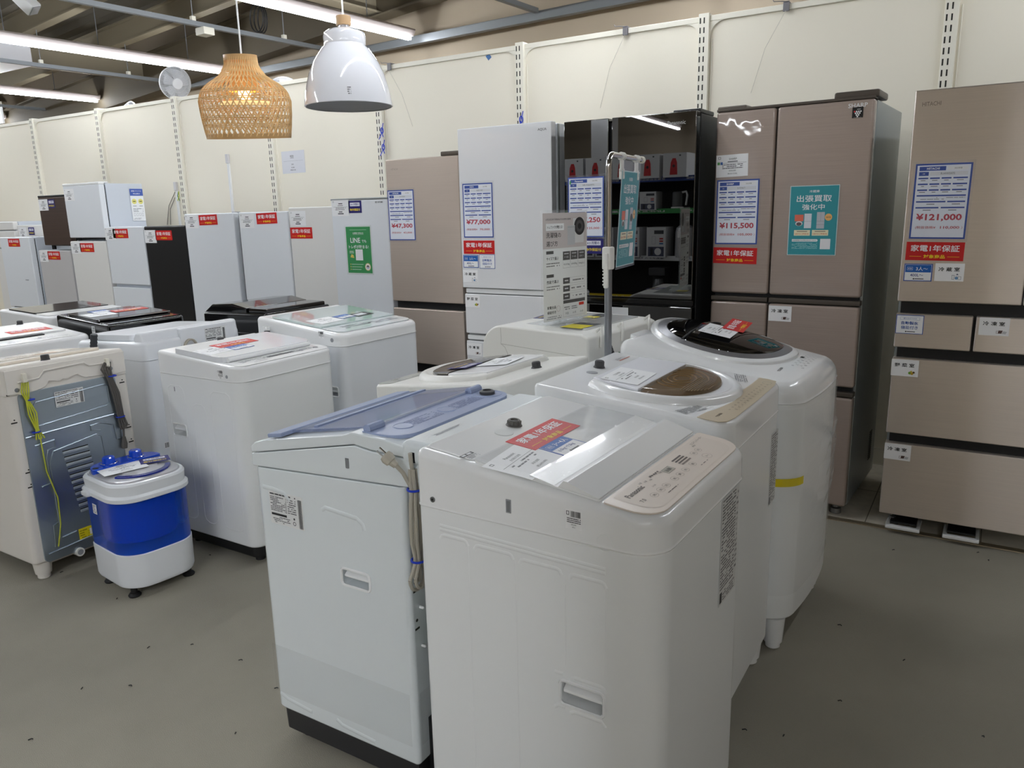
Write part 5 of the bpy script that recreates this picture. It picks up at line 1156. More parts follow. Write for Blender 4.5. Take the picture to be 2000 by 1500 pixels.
mb = MB(); mb.tube([(-h - .02, W / 2 - .24, .605), (-h - .022, W / 2 - .244, .565)], [.012, .014], CORD, 10); mb.build('plug', pc, I4)

# ---- white washer with the red and blue cards, middle left
w9 = Washer('plain white washer with red and blue cards on its lid, behind the mini washer', -2.982, -2.46, 1.93, 2.452, 0, .776, .872, .838, rf=.055, rb=.016, fil=.014)
D, W = w9.D, w9.W
w9.handle(-.158, .534, w=.09, h=.05)
ov = lambda a, b, zt, zb: [(a, zb), (a, zt - .03), (a + .008, zt - .01), (a + .025, zt), (b - .025, zt), (b - .008, zt - .01), (b, zt - .03), (b, zb), (b - .008, zb - .02), (b - .03, zb - .03), (a + .03, zb - .03), (a + .008, zb - .02), (a, zb)]
w9.ridges([ov(-.213, -.103, .727, .165), ov(-.058, .028, .660, .165), ov(.068, .192, .727, .165)], r=.003)
barcode_sticker(.034, .040, 7).build('barcode_label', w9.t, w9.side(.148, .803))
mb = MB(); mb.box(-.166, -.154, -W / 2 - .002, -W / 2 + .003, .700, .728, WHITE_TOP, r=.001); mb.box(-.163, -.157, -W / 2 - .0025, -W / 2, .704, .722, GREY_PL); mb.build('side_slot', w9.t)
mb = MB(); mb.cyl((.185, -W / 2 - .0015, .797), .007, .003, GREY_PL, 16, 'y'); mb.build('round_plug', w9.t)
l = w9.slab('lid', outline(-.150, .150, -.250, .238, .05, .01), .022, mat('lid_white_gloss', (230, 232, 236), .15, coat=.5, bump=(4, .1)), .0, .007)
mb = MB(); mb.tube([(.155, y, .010) for y in (-.225, .21)], .010, WHITE_TOP, 8); mb.build('lid_handle', l, I4)
pn = w9.slab('control_panel', outline(.165, .254, -.248, .248, .04, .006), .002, WHITE_TOP, 0, .0008)
p = Print(); p.z = .0022; p.lines(-.2, .19, -.214, -.180, 3, (96, 98, 102), 7, .75); p.rect(-.06, .03, -.208, -.188, (60, 62, 66), 2); p.rect(.02, .075, -.206, -.190, (40, 42, 46), 3)
for x in (.115, .20): p.disc(x, -.205, .012, (110, 112, 118), 2, 18)
p.lines(-.16, -.09, -.238, -.226, 1, (130, 132, 136), 3, .9); p.build('printed_legend', pn, Matrix.Rotation(pi / 2, 4, 'Z'))
mb = MB(); mb.lathe([(.018, .0), (.016, .004), (.0145, .005), (.0145, .02), (.012, .023)], DARKGREY, 18, (-.190, .012, 0), False, True); mb.build('water_inlet', w9.t, w9.Tm)
topcard(w9, 'red', red_card, 'warranty_card', 'red one-year warranty card on the white washer behind the mini washer', 'card', -.045, -.03, .0225, .03, RG)
topcard(w9, 's34', None, 'size_card', 'blue and white household-size card on the white washer behind the mini washer', 'card', .030, -.065, .0227, .03, CG)
topcard(w9, 'wtB', None, 'price_tag', 'white price tag on the white washer behind the mini washer', 'price tag', .010, -.165, .0223, .10, WG)

# ---- white washer with the pale glass lid
w10 = Washer('white washer with a pale glass lid, in front of the beige-grey fridge', -3.10, -2.505, 2.565, 3.115, -2, .815, .928, .874, rf=.05, rb=.016, fil=.022, body=COOL, top=WHITE_TOP)
D, W = w10.D, w10.W
w10.handle(.205, .598, w=.095, h=.045)
l = w10.slab('lid', outline(-.21, .145, -.252, .252, .012, .01), .010, mat('pale_glass', (212, 226, 224), .05, coat=1.0, bump=(3, .03)), .001, .002)
pn = w10.slab('control_panel', outline(.150, .272, -.254, .254, .045, .006), .004, mat('panel_white_glass', (228, 234, 236), .1, coat=.6), .001, .0015)
p = Print(); p.z = .0055; p.lines(-.17, .21, -.225, -.175, 4, (130, 134, 140), 7, .5); p.ring(-.10, -.215, .016, .001, (140, 146, 150), 2, 24, .8); p.disc(.005, -.205, .008, (50, 52, 56), 2, 16)
for k in range(7): p.disc(.05 + .025 * k, -.212, .005, (130, 134, 140), 2, 12)
p.build('printed_legend', pn, Matrix.Rotation(pi / 2, 4, 'Z'))
barcode_sticker(.036, .034, 11).build('barcode_label', w10.t, w10.side(.165, .865))
mb = MB(); mb.cyl((.235, -W / 2 - .0015, .845), .010, .003, GREY_PL, 16, 'y'); mb.build('round_plug', w10.t)
mb = MB(); mb.tube([(-.185, -W / 2 - .03, .865), (-.185, -W / 2 - .03, .83), (-.17, -W / 2 - .03, .80)], [.014, .018, .013], DARKGREY, 12); hc = mb.build('hose_joint', w10.t)
mb = MB()
for q in (-.012, .012): mb.tube([(-.19 + q, -W / 2 - .03, .868), (-.19 + q, -W / 2 - .028, .885)], .009, WHITE_TOP, 8)
mb.build('hose_clip', hc, I4)
topcard(w10, 'wtB', None, 'price_tag', 'white price tag on the pale glass lid', 'price tag', .045, -.135, .0118, .08, WG)
topcard(w10, 's12', lambda: size_card('1〜2人', '4.5kg〜'), 'size_card', 'blue and white household-size card on the pale glass lid', 'card', .030, .005, .0118, .1, CG)
p = Print(.125, .070, (24, 24, 28), th=.0006); p.rect(-.045, .03, -.018, .022, (216, 218, 222)); p.text('Ag', .045, 0, .02, (200, 204, 210))
put(p, 'feature_card', 'black-bordered card on the pale glass lid, beside the blue card', 'card', w10.world(w10.T(.042, .115, .0118) @ Matrix.Rotation(.1, 4, 'Z')), CG)

# ---- far-left white washer, two black ones and one with a black lid
w11 = Washer('white washer at the left edge with a red card and a dark lid slit', -4.52, -4.0, 1.66, 2.24, 0, .75, .872, .832, rf=.05, rb=.016, fil=.02, body=WHITE, top=WHITE_TOP)
w11.slab('lid', outline(-.17, .10, -.25, .25, .02, .01), .010, WHITE_TOP, 0, .003)
mb = MB(); mb.box(.10, .125, -.22, .12, .0, .006, DARK, r=.001); mb.build('lid_slit', w11.t, w11.Tm)
pn = w11.slab('control_panel', outline(.150, .245, -.25, .25, .04, .006), .002, WHITE_TOP, 0, .0008)
p = Print(); p.z = .0022; p.lines(-.2, .2, -.225, -.175, 3, (130, 132, 138), 9, .6); p.disc(.06, -.19, .010, (40, 40, 44), 2, 16); p.build('printed_legend', pn, Matrix.Rotation(pi / 2, 4, 'Z'))
mb = MB(); mb.lathe([(.018, .0), (.016, .004), (.0145, .005), (.0145, .02), (.012, .023)], DARKGREY, 18, (-.215, .17, 0), False, True); mb.build('water_inlet', w11.t, w11.Tm)
topcard(w11, 'red', red_card, 'warranty_card', 'red one-year warranty card on the white washer at the left edge', 'card', .015, .10, .0106, .0, RG)
w12 = Washer('glossy black washer with cards on its lid, left cluster', -4.43, -3.91, 2.29, 2.74, 0, .80, .905, .872, rf=.035, rb=.016, fil=.012, body=BLACK_GLOSS, top=BLACK_GLOSS)
l = w12.slab('lid', outline(-.15, .13, -.215, .215, .01, .01), .014, BLACK_GLOSS, 0, .004)
mb = MB(); mb.tube([(.14, -.21, .012), (.14, .21, .012)], .006, CHROME, 8); mb.build('lid_handle', l, I4)
mb = MB(); mb.box(.145, .235, -.212, .212, 0, .004, mat('panel_black_gloss', (24, 24, 26), .08, coat=.6), r=.0015); mb.build('control_panel', w12.t, w12.Tm)
barcode_sticker(.03, .04, 13).build('barcode_label', w12.t, w12.side(.10, .84))
topcard(w12, 'wtB', None, 'price_tag', 'white price tag on the glossy black washer lid', 'price tag', -.02, -.115, .0148, .0, WG)
topcard(w12, 'red', red_card, 'warranty_card', 'red one-year warranty card on the glossy black washer lid', 'card', -.055, .085, .0148, .0, RG)
topcard(w12, 's12', None, 'size_card', 'blue and white household-size card on the glossy black washer lid', 'card', -.11, -.06, .0148, .0, CG)
w13 = Washer('white washer with a black glass lid, half hidden behind the left edge washer', -5.06, -4.53, 2.29, 2.78, 0, .80, .905, .885, rf=.04, rb=.016, fil=.015, body=COOL, top=WHITE_TOP)
w13.slab('lid', outline(-.19, .11, -.225, .225, .02, .01), .008, BLACK_GLOSS, 0, .003)
w13.slab('control_panel', outline(.13, .25, -.23, .23, .03, .006), .006, WHITE_TOP, 0, .002)
w14 = Washer('black washer turned away, mostly hidden behind the pale glass lid washer', -3.76, -3.215, 2.73, 3.20, 180, .80, .915, .90, rf=.05, rb=.02, fil=.014, body=BLACK_BODY, top=BLACK_GLOSS, dome=.0)
D, W = w14.D, w14.W
mb = MB(); mb.prism([(.25, .90), (.18, .945), (.02, .955), (-.10, .935), (-.10, .905)], -W / 2 + .015, W / 2 - .015, BLACK_GLOSS, r=.006, ax='y'); mb.build('lid', w14.t)
mb = MB(); mb.box(-.25, -.11, -W / 2 + .02, W / 2 - .02, .905, .935, BLACK_GLOSS, r=.008); mb.build('rear_deck', w14.t)
p = Print(.05, .07, (226, 227, 228), th=.0003); p.lines(-.02, .02, -.03, .03, 8, (90, 92, 96), 3, .8); p.build('rating_label', w14.t, frame_m((-D / 2 - .0006, W / 2 - .06, .835), (0, -1, 0), (-1, 0, 0)))

# ---- blue mini washer on the floor
t = thing('mini_washing_machine', 'small blue and white mini washing machine standing on the carpet', 'washing machine', (-2.772, 1.645, 0), RAD(-7), 'washing machines on the floor')
def mo(d, z, h=.152): return [(x, y, z) for x, y in outline(-h - .01 + d, h - d, -h + d, h - d, .085 - d * .5, .06, .012, 8)]
mb = MB(); mb.loft([mo(.02, .035), mo(.008, .042), mo(.004, .055), mo(.002, .175), mo(.008, .180)], COOL, True, True); mb.build('base', t)
mb = MB(); mb.loft([mo(.006, .176), mo(.004, .182), mo(.003, .385), mo(.008, .392)], BLUE_CLEAR, True, True); mb.build('tub', t)
mb = MB(); mb.lathe([(.0, .20), (.105, .205), (.112, .22), (.112, .37), (.0, .372)], mat('inner_drum_blue', (90, 140, 230), .3), 36); mb.build('inner_drum', t)
mb = MB(); mb.loft([mo(-.001, .386), mo(-.006, .389), mo(-.006, .403), mo(-.002, .407), mo(.003, .412), mo(.001, .448), mo(.006, .456), mo(.014, .458), mo(.018, .452)], COOL, True, True); mb.box(-.10, -.05, -.172, -.15, .385, .405, COOL, r=.006); mb.build('rim', t)
mb = MB(); mb.loft([mo(.016, .452), mo(.018, .462), mo(.026, .466), mo(.10, .474)], SILVER_PL, True, True); tp = mb.build('lid', t)
mb = MB(); back = [(x, y) for x, y in outline(-.142, -.052, -.132, .132, .01, .075, 0, 8)]; mb.prism(back, .462, .482, BLUE_DEEP, r=.005); mb.build('control_panel', t)
for y in (-.055, .050):
    mb = MB(); mb.lathe([(.033, .480), (.033, .484), (.025, .486), (.023, .507), (.019, .511), (.0, .511)], BLUE_DEEP, 24, (-.095, y, 0), False, False); mb.lathe([(.030, .4855), (.0275, .4865)], CHROME, 24, (-.095, y, 0), False, False); mb.build('knob', t)
mb = MB(); mb.cyl((-.075, -.115, .479), .011, .004, DARK, 14); mb.build('button', t)
arcp = [(.018 + .118 * cos(a), .120 * sin(a)) for a in [-1.15 + 2.3 * k / 20 for k in range(21)]] + [(.018 + .098 * cos(a), .100 * sin(a)) for a in [1.15 - 2.3 * k / 20 for k in range(21)]]
mb = MB(); mb.prism(arcp, .466, .474, BLUE_DARK, r=.002); mb.build('lid_band', t)
mb = MB()
for k in range(7): q = .03 + .012 * k; mb.tube([(q * .9 + .01, -.075 + .004 * k, .4735 - .001 * k), (q * .9 + .01, .07 - .004 * k, .4735 - .001 * k)], .0016, SILVER_PL, 6)
mb.build('lid_grip_lines', t)
for a in (-1, 1):
    for b in (-1, 1): mb = MB(); mb.lathe([(.022, 0), (.024, .006), (.018, .014), (.012, .016), (.012, .04)], DARK if a * b < 2 else COOL, 16, (a * .10, b * .11, 0), True, True); mb.build('foot', t)
p = Print(.034, .040, (240, 240, 242), th=.0003); p.lines(-.014, .014, -.016, .016, 6, (40, 40, 46), 3, .8); p.build('label_sticker', t, frame_m((-.045, -.1508, .335), (1, 0, 0), (0, -1, 0)))
put_copy('wtB', None, 'price_tag', 'white price tag on the blue mini washer', 'price tag', t.matrix_world @ frame_m((-.005, -.045, .4775), (.12, 1, 0), (.0, 0, 1)), WG)
put_copy('navy', None, 'guarantee_card', 'navy six-month guarantee card on the blue mini washer', 'card', t.matrix_world @ frame_m((-.002, .080, .4785), (.35, 1, 0), (.0, 0, 1)), NG)
# ------------------------------------------------------------------ pendant lamps
t = thing('pendant_lamp', 'woven bamboo pendant lamp hanging above the washers', 'pendant lamp', (-2.985, 2.53, 1.772), 0, 'pendant lamps')
TL = Matrix.Translation((0, 0, .18)) @ Matrix.Rotation(RAD(4.5), 4, Vector((.53, .85, 0))) @ Matrix.Rotation(RAD(2.0), 4, Vector((.85, -.53, 0))) @ Matrix.Translation((0, 0, -.18))
prof = [(.0, .185), (.05, .192), (.10, .198), (.16, .201), (.20, .188), (.229, .162), (.262, .106), (.295, .081), (.315, .071), (.352, .069)]
def pr_r(z):
    for (z0, r0), (z1, r1) in zip(prof[:-1], prof[1:]):
        if z <= z1: f = (z - z0) / (z1 - z0); return r0 + (r1 - r0) * f
    return prof[-1][1]
mb = MB(); NB = 46
for k in range(NB):
    for sg in (-1, 1):
        pts = []
        for q in range(23):
            z = .004 + .340 * q / 22; a = 2 * pi * k / NB + sg * (.95 * q / 22); rr_ = pr_r(z) + sg * .0012; pts.append((rr_ * cos(a), rr_ * sin(a), z))
        mb.tube(pts, .0036, BAMBOO, 5, flat=.5)
for z in (.05, .058, .085, .093, .125, .133, .165, .173, .198, .206):
    mb.tube([(pr_r(z) * cos(a), pr_r(z) * sin(a), z) for a in [2 * pi * k / 48 for k in range(48)]], .0024, BAMBOO, 5, closed=True)
mb.build('woven_shade', t, TL)
mb = MB(); mb.lathe([(.184, -.004), (.1875, -.004), (.189, .016), (.186, .016), (.184, -.004)], BAMBOO_RIM, 48); mb.build('bottom_rim', t, TL)
mb = MB(); mb.lathe([(.0, .354), (.073, .354), (.073, .330), (.070, .330), (.068, .350), (.0, .350)], BAMBOO_RIM, 40); mb.build('top_rim', t, TL)
mb = MB(); mb.lathe([(.058, .33), (.062, .24), (.066, .20)], mat('inner_shade', (226, 176, 110), .6, emit=((255, 176, 90), .12)), 32); mb.lathe([(.0, .145), (.11, .145), (.112, .150), (.11, .157), (.0, .157)], mat('inner_diffuser', (250, 226, 170), .6, emit=((255, 226, 160), .5)), 32); mb.build('inner_diffuser', t, TL)
mb = MB(); mb.lathe([(.0, .165), (.02, .168), (.028, .19), (.024, .215), (.012, .24)], GLOWWARM, 20); mb.build('bulb', t, TL)
mb = MB(); mb.tube([(0, 0, .345), (.001, 0, .8), (0, 0, 1.72)], .004, WHITE_TOP, 8); mb.build('cord', t, Matrix.Translation((0.014, -.010, 0)))

t = thing('pendant_lamp', 'glossy white dome pendant lamp with an oak socket', 'pendant lamp', (-2.62, 2.82, 1.902), 0, 'pendant lamps')
sh = [(.198, .0), (.202, .002), (.2005, .014), (.196, .044), (.186, .093), (.172, .142), (.150, .191), (.125, .228), (.107, .252), (.096, .262), (.0935, .268), (.095, .274), (.0955, .305), (.090, .320), (.072, .331), (.040, .337), (.030, .339)]
mb = MB(); mb.lathe(sh, ENAMEL, 56); mb.build('shade', t)
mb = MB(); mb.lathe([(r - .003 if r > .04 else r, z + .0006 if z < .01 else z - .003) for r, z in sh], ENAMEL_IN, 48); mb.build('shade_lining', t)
mb = MB(); mb.lathe([(.0, .392), (.032, .392), (.034, .386), (.034, .352), (.026, .352), (.0, .352)], OAK, 28); mb.build('socket', t)
mb = MB(); mb.lathe([(.026, .354), (.026, .335)], SILVER_PL, 24); mb.build('socket_ring', t)
mb = MB(); mb.tube([(0, 0, .39), (0, 0, .405), (0, 0, 1.62)], [.007, .004, .004], WHITE_TOP, 8); mb.build('cord', t)
p = Print(); p.frame(-.010, .010, -.010, .010, .002, (40, 42, 46)); p.build('printed_mark', t, frame_m((-.088, -.170, .0075), (.85, -.45, 0), (-.45, -.85, .1)) @ Matrix.Translation((0, 0, .0035)) @ Matrix.Rotation(RAD(45), 4, 'Z'))
p = Print(); p.lines(-.008, .008, -.018, .018, 4, (90, 92, 96), 3, .9); p.build('printed_mark', t, frame_m((.135, -.137, .045), (.70, .70, 0), (.68, -.70, .15)) @ Matrix.Translation((0, 0, .0035)))
p = Print(.03, .06, (30, 140, 110), th=.0006); p.build('hang_tag', t, frame_m((-.196, -.05, .035), (0, -1, 0), (-1, 0, .1)))

# ------------------------------------------------------------------ fans standing behind the panels
def fan(label, x, z, rz, tilt):
    t = thing('electric_fan', label, 'fan', (x, 4.66, 0), 0, 'white fans behind the panels')
    M = Matrix.Translation((0, 0, z)) @ Matrix.Rotation(RAD(rz), 4, 'Z') @ Matrix.Rotation(RAD(tilt), 4, 'X')   # front looks along local -Y
    FW = mat('fan_white', (226, 227, 230), .4)
    mb = MB(); mb.lathe([(.132, .0), (.140, -.006), (.144, .0), (.140, .016), (.132, .016)], FW, 40, ax='y'); mb.build('cage_rim', t, M)
    mb = MB()
    for k in range(56):
        a = 2 * pi * k / 56; mb.tube([(.045 * sin(a), -.048, .045 * cos(a)), (.10 * sin(a), -.040, .10 * cos(a)), (.136 * sin(a), -.008, .136 * cos(a))], .0016, FW, 4)
    for r0, y in ((.075, -.045), (.11, -.034)): mb.tube([(r0 * sin(a), y, r0 * cos(a)) for a in [2 * pi * k / 32 for k in range(32)]], .0016, FW, 4, closed=True)
    mb.build('front_grille', t, M)
    mb = MB(); mb.lathe([(.0, -.056), (.042, -.052), (.048, -.046), (.046, -.040)], FW, 28, ax='y'); mb.build('hub_cap', t, M)
    mb = MB()
    for k in range(5):
        a = 2 * pi * k / 5; vs = []
        for q in range(6):
            r0 = .03 + .018 * q; w0 = .02 + .013 * q * (1 - q / 9)
            for sg in (-1, 1): aa = a + sg * w0 / max(.05, r0) * .9; vs.append((r0 * sin(aa), -.012 + .010 * sg, r0 * cos(aa)))
        mb.add(vs, [(2 * q, 2 * q + 1, 2 * q + 3, 2 * q + 2) for q in range(5)], mat('fan_blade', (206, 208, 214), .35)); mb.build('blade', t, M); mb = MB()
    mb = MB(); mb.lathe([(.136, .012), (.12, .035), (.06, .055), (.05, .06), (.045, .12), (.02, .13), (.0, .13)], FW, 32, ax='y'); mb.build('motor_housing', t, M)
    mb = MB(); mb.tube([(0, .04, z - .12), (0, .04, z - .16), (0, .05, .04)], [.022, .016, .014], FW, 12); mb.lathe([(.0, .05), (.04, .045), (.17, .015), (.175, 0)], FW, 28, (0, .08, 0), False, True); mb.build('stand', t)
fan('white round fan looking over the panel top, left of the bamboo lamp', -6.40, 2.60, 78, 14)
fan('white fan, only its top showing over the panels at the left', -7.14, 2.375, -10, -8)
fan('white fan just peeking over the panels beside the bamboo lamp', -5.0, 2.385, 60, -20)

# ------------------------------------------------------------------ clips, ties, raceways on the panels
CLIPM = mat('clip_grey', (120, 118, 122), .5)
for x, lab in ((-1.956, 'grey clip with a wire hook on the panel top above the black fridge'), (-1.047, 'grey clip with a wire hook on the panel top above the pinkish brown fridge'), (-3.755, 'grey clip with a wire hook on the panel top beside the white pendant lamp')):
    t = thing('panel_clip', lab, 'clip', (x, PY - .016, PZ - .008), 0, 'grey clips on the panel tops')
    mb = MB(); mb.box(-.016, .016, -.012, 0, -.032, .018, CLIPM, r=.003); mb.box(-.012, .012, -.012, .045, .010, .018, CLIPM, r=.002); mb.build('clip_body', t)
    mb = MB(); mb.tube([(0, -.006, .016), (-.035, -.012, .021), (-.062, -.016, .022), (-.068, -.016, .032)], .0022, CLIPM, 6); mb.build('wire_hook', t)
    mb = MB(); s_ = -1 if x > -3 else 1; mb.tube([(0, -.014, -.03), (s_ * .10, -.004 + .0, -.20), (s_ * .17, .012, -.42)], .0012, mat('nylon_line', (190, 184, 172), .5), 5); mb.build('nylon_line', t)
for x, z, lab in ((-3.842, 1.885, 'blue twine knot on the slotted post, nearer the white pendant lamp'), (-3.846, 2.0, 'small blue twine loop higher on the same slotted post'), (-2.672, 1.985, 'blue twine knot on the slotted post above the white glass fridge')):
    mb = MB(); y = PY - .034
    mb.tube([(x + .012 * cos(a), y, z + .02 * sin(a)) for a in [k * pi / 6 for k in range(12)]], .0035, BLUE_TIE, 6, closed=True); mb.tube([(x, y, z - .01), (x - .03, y - .004, z - .06)], .003, BLUE_TIE, 6); mb.tube([(x, y, z), (x + .018, y - .004, z + .05)], .003, BLUE_TIE, 6); mb.tube([(x - .005, y, z - .01), (x + .014, y - .006, z - .045)], .003, BLUE_TIE, 6)
    tag(mb.build('twine_knot'), lab, 'twine', 'blue twine on the posts')
mb = MB(); x, z, y = -6.262, 1.60, PY - .034
for k, c_ in ((0, GREEN_W), (1, YG)): mb.tube([(x + .004 * k, y, z + .05), (x - .012 + .02 * k, y - .004, z + .01), (x + .01 - .03 * k, y - .004, z - .03)], .0035, c_, 6)
tag(mb.build('wire_tie'), 'green and yellow wire tie on a post above the black small fridge', 'wire')
mb = MB()
for k, (a, b) in enumerate((((-6.34, 1.66), (-6.52, 1.36)), ((-6.36, 1.60), (-6.47, 1.36)))): mb.tube([(a[0], PY - .006, a[1]), ((a[0] + b[0]) / 2 - .03, PY - .008, (a[1] + b[1]) / 2 + .02), (b[0], PY - .006, b[1])], .0028, mat('thin_wire_grey', (120, 116, 106), .6), 5)
tag(mb.build('loose_wire'), 'thin loose grey wires on the panel behind the stacked fridges', 'wire')
for x, z0, z1, lab in ((-5.585, 1.2, 1.86, 'slim white cable raceway with a box on top above the white small fridges'), (-6.325, 1.2, 1.66, 'slim white cable raceway on the panel beside the green wire tie')):
    t = thing('cable_raceway', lab, 'cable cover', (x, PY, z0), 0, 'white cable raceways')
    mb = MB(); mb.box(-.014, .014, -.014, 0, 0, z1 - z0, WHITE_TOP, r=.003); mb.build('cover', t)
    mb = MB(); mb.box(-.018, .018, -.022, 0, z1 - z0, z1 - z0 + .075, mat('raceway_box', (206, 204, 204), .4), r=.004); mb.build('end_box', t)
p = Print(.03, .035, (60, 110, 170), th=.0004); put(p, 'tape_scrap', 'scrap of blue tape near the panel top right of the white pendant lamp', 'tape', frame_m((-2.93, PY - .0006, 2.398), (.8, 0, .6), (0, -1, 0)))

# ------------------------------------------------------------------ things under the roof at the left
t = thing('air_circulator_unit', 'white ceiling unit with a flat flange below, at the left edge under the line light', 'ceiling unit', (-9.15, 4.45, 2.98))
mb = MB(); mb.box(-.45, .45, -.22, .22, .03, .25, mat('unit_white', (222, 222, 226), .4), r=.02); mb.build('housing', t)
mb = MB(); mb.box(-.55, .56, -.24, .16, 0, .022, mat('unit_white', (222, 222, 226), .4), r=.006); mb.build('flange', t)
mb = MB()
for a in (-.4, .4): mb.tube([(a, 0, .24), (a, 0, .62)], .005, STEEL_DULL, 6)
mb.build('hanging_rod', t)
t = thing('spotlight', 'white track spotlight at the top left corner under the roof', 'spotlight', (-6.48, 3.5, 3.05))
M = Matrix.Rotation(RAD(-35), 4, 'Y') @ Matrix.Rotation(RAD(25), 4, 'X')
mb = MB(); mb.box(-.05, .05, -.05, .05, -.07, .09, WHITE_TOP, r=.012); mb.box(-.04, .04, -.04, .04, -.074, -.07, GREY_PL, r=.001); mb.build('lamp_head', t, M)
mb = MB(); mb.tube([(0, 0, .05), (.0, 0, .25)], .008, WHITE_TOP, 8); mb.build('mount', t)
t = thing('hanging_sign_board', 'white hanging board cut by the left edge above the panels', 'sign', (-7.55, 3.5, 2.22))
mb = MB(); mb.box(-.45, .445, -.008, .008, 0, .13, WHITE_TOP, r=.002); mb.build('board', t)
mb = MB()
for a in (-.4, .40): mb.tube([(a, 0, .13), (a, 0, 1.28)], .0015, STEEL_DULL, 5)
mb.build('hanging_wire', t)

# bits of fluff and grit on the carpet
mb = MB(); rnd = random.Random(12)
for x, y in ((-3.145, 1.492), (-2.724, 1.473), (-2.735, 1.9), (-2.16, .873), (-2.272, 1.081), (-2.302, 1.326), (-2.186, 1.411), (-1.964, 1.431), (-2.151, 1.165), (-.254, 2.164), (-.116, 2.482), (.102, 2.19), (-.457, 1.9), (-.36, 1.929), (-.325, 2.604), (-.234, 3.336), (.065, 3.473), (.102, 3.412), (-1.68, 1.18), (-1.742, 1.384)):
    a = rnd.uniform(0, pi); s0 = rnd.uniform(.003, .007); d = Vector((cos(a), sin(a), 0)) * s0
    mb.tube([Vector((x, y, .0015)) - d, Vector((x + .002, y + .002, .004)), Vector((x, y, .0015)) + d], .0016, DARK, 5)
tag(mb.build('carpet_grit'), 'scattered dark specks of grit on the carpet', 'grit', kind='stuff')

# ------------------------------------------------------------------ shelving of small appliances behind the photographer (it mirrors in the black fridge)
SHELF = mat('shelf_dark', (30, 26, 24), .6); SHELFB = mat('shelf_back_dark', (22, 19, 18), .7)
t = thing('store_shelf', 'dark store shelf unit of small appliances with coloured price rails', 'shelf', (-3.35, -1.75, 0))
X0, X1 = -1.35, 1.35
mb = MB(); mb.box(X0, X1, -.26, -.24, 0, 1.78, SHELFB); mb.build('back_panel', t)
for sx in (X0, X1 - .03): mb = MB(); mb.box(sx, sx + .03, -.25, .22, 0, 1.76, SHELF); mb.build('side_panel', t)
LV = (.39, .85, 1.38, 1.735)
for z in LV + (.06,): mb = MB(); mb.box(X0 + .03, X1 - .03, -.24, .22, z - .03, z, SHELF); mb.build('shelf_board', t)
for z, c, tx in ((.39, (226, 196, 40), '特価 新生活 セール お買得'), (.85, (226, 228, 232), '電気ケトル 3,300 コーヒーメーカー'), (1.38, (50, 140, 70), 'LINE友だち募集中'), (1.735, (40, 70, 150), '家電全品保証付き 6ヶ月間 動作保証')):
    p = Print(X1 - X0 - .06, .055, c, th=.002); p.text(tx, .25, 0, .026, WHT if sum(c) < 500 else (60, 66, 120), w=.75, bold=.01); p.text(tx, -.72, 0, .026, WHT if sum(c) < 500 else (60, 66, 120), w=.7, bold=.01)
    p.build('price_rail', t, frame_m((0, .222, z - .01), (-1, 0, 0), (0, 1, 0)))
def carton(x, z, w_, h_, d_, art, lab):
    t = thing('carton', lab, 'box', (x, -1.60, z), 0, 'appliance cartons on the shelf')
    mb = MB(); mb.box(-w_ / 2, w_ / 2, -d_ / 2, d_ / 2, 0, h_, mat('carton_white', (214, 214, 216), .5), r=.003); mb.build('box_body', t)
    p = Print(); F = frame_m((0, d_ / 2 + .0004, h_ / 2), (-1, 0, 0), (0, 1, 0))
    if art == 'red': p.poly([(-.035, -h_ * .40), (.055, -h_ * .40), (.045, h_ * .10), (.025, h_ * .28), (-.012, h_ * .28), (-.028, h_ * .10)], (190, 24, 28)); p.disc(.010, -.01, .016, (20, 20, 22), 2); p.rect(-.07, -.05, h_ * .36, h_ * .42, (60, 60, 64))
    else:
        p.rect(-w_ * .4, w_ * .1, h_ * .28, h_ * .40, (60, 62, 68)); p.rect(-w_ * .42, w_ * .42, -h_ * .46, -h_ * .14, (70, 74, 96)); p.disc(-w_ * .1, -h_ * .30, h_ * .12, (220, 220, 222), 2); p.rect(w_ * .15, w_ * .30, -h_ * .42, -h_ * .18, (40, 40, 46), 2)
        p.frame(w_ * .02, w_ * .22, -h_ * .05, h_ * .2, .002, (120, 122, 130)); 
        for k in range(3): p.rect(-w_ * .38, -w_ * .18, h_ * (.10 - .08 * k), h_ * (.15 - .08 * k), (180, 40, 40) if k < 2 else (60, 110, 170))
    p.build('printed_face', t, F)
for k, x in enumerate((-4.35, -4.05, -3.72, -3.40, -3.09)): carton(x, 1.735, .27, .26, .30, 'red', 'white carton with a red appliance picture, %s on the top shelf' % ('first from the left', 'second from the left', 'third from the left', 'fourth from the left', 'rightmost')[k])
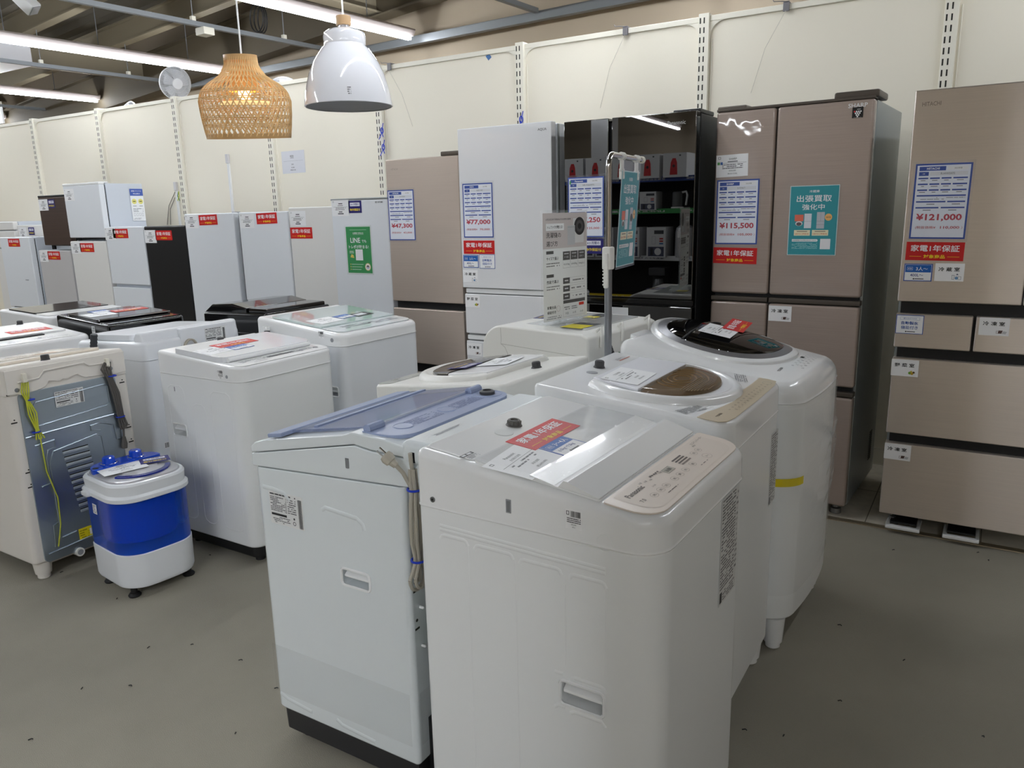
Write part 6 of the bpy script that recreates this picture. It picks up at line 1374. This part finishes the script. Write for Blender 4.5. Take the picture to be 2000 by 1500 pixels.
for k, x in enumerate((-4.2, -3.95, -3.62, -3.30)): carton(x, .85, .23, .34, .26, 'k', 'white kettle carton, %s on the lower middle shelf' % ('first from the left', 'second from the left', 'third from the left', 'rightmost')[k])
carton(-3.42, 1.38, .20, .21, .2, 'k', 'white carton beside the clear kettle')
t = thing('kettle', 'white handled clear jug kettle on the green-railed shelf', 'kettle', (-3.10, -1.6, 1.38))
mb = MB(); mb.lathe([(.0, 0), (.07, 0), (.072, .03), (.06, .035), (.0, .035)], WHITE_TOP, 24); mb.build('kettle_base', t)
mb = MB(); mb.lathe([(.0, .036), (.062, .036), (.058, .19), (.05, .20), (.0, .205)], mat('kettle_glass', (90, 92, 94), .1, coat=.5), 24); mb.build('jug', t)
mb = MB(); mb.tube([(.05, 0, .19), (.10, 0, .20), (.115, 0, .16), (.10, 0, .05)], .012, WHITE_TOP, 8); mb.build('handle', t)
t = thing('water_boiler', 'tall silver and white water boiler on the lower middle shelf', 'water boiler', (-3.0, -1.6, .85))
mb = MB(); mb.lathe([(.0, 0), (.11, 0), (.115, .02), (.11, .28), (.10, .33), (.06, .36), (.0, .365)], SILVER_PL, 28); mb.build('tank', t)
mb = MB(); mb.box(-.05, .05, .09, .13, .22, .30, WHITE_TOP, r=.01); mb.build('spout_panel', t)
t = thing('coffee_maker', 'dark coffee maker on the yellow-railed bottom shelf', 'coffee maker', (-3.3, -1.6, .39))
mb = MB(); mb.box(-.10, .10, -.10, .10, 0, .04, DARK, r=.008); mb.box(-.10, .10, -.10, -.03, .03, .32, DARK, r=.01); mb.box(-.10, .10, -.10, .10, .25, .34, DARKGREY, r=.01); mb.build('machine_body', t)
mb = MB(); mb.lathe([(.0, .045), (.07, .05), (.075, .12), (.055, .19), (.05, .21)], mat('kettle_glass', (90, 92, 94), .1), 24, (0, .02, 0)); mb.build('carafe', t)
mb = MB(); mb.box(-5.3, -5.0, -4.2, -3.9, 0, 4.1, mat('column_white', (206, 206, 208), .6)); struct('pillar_white', mb)
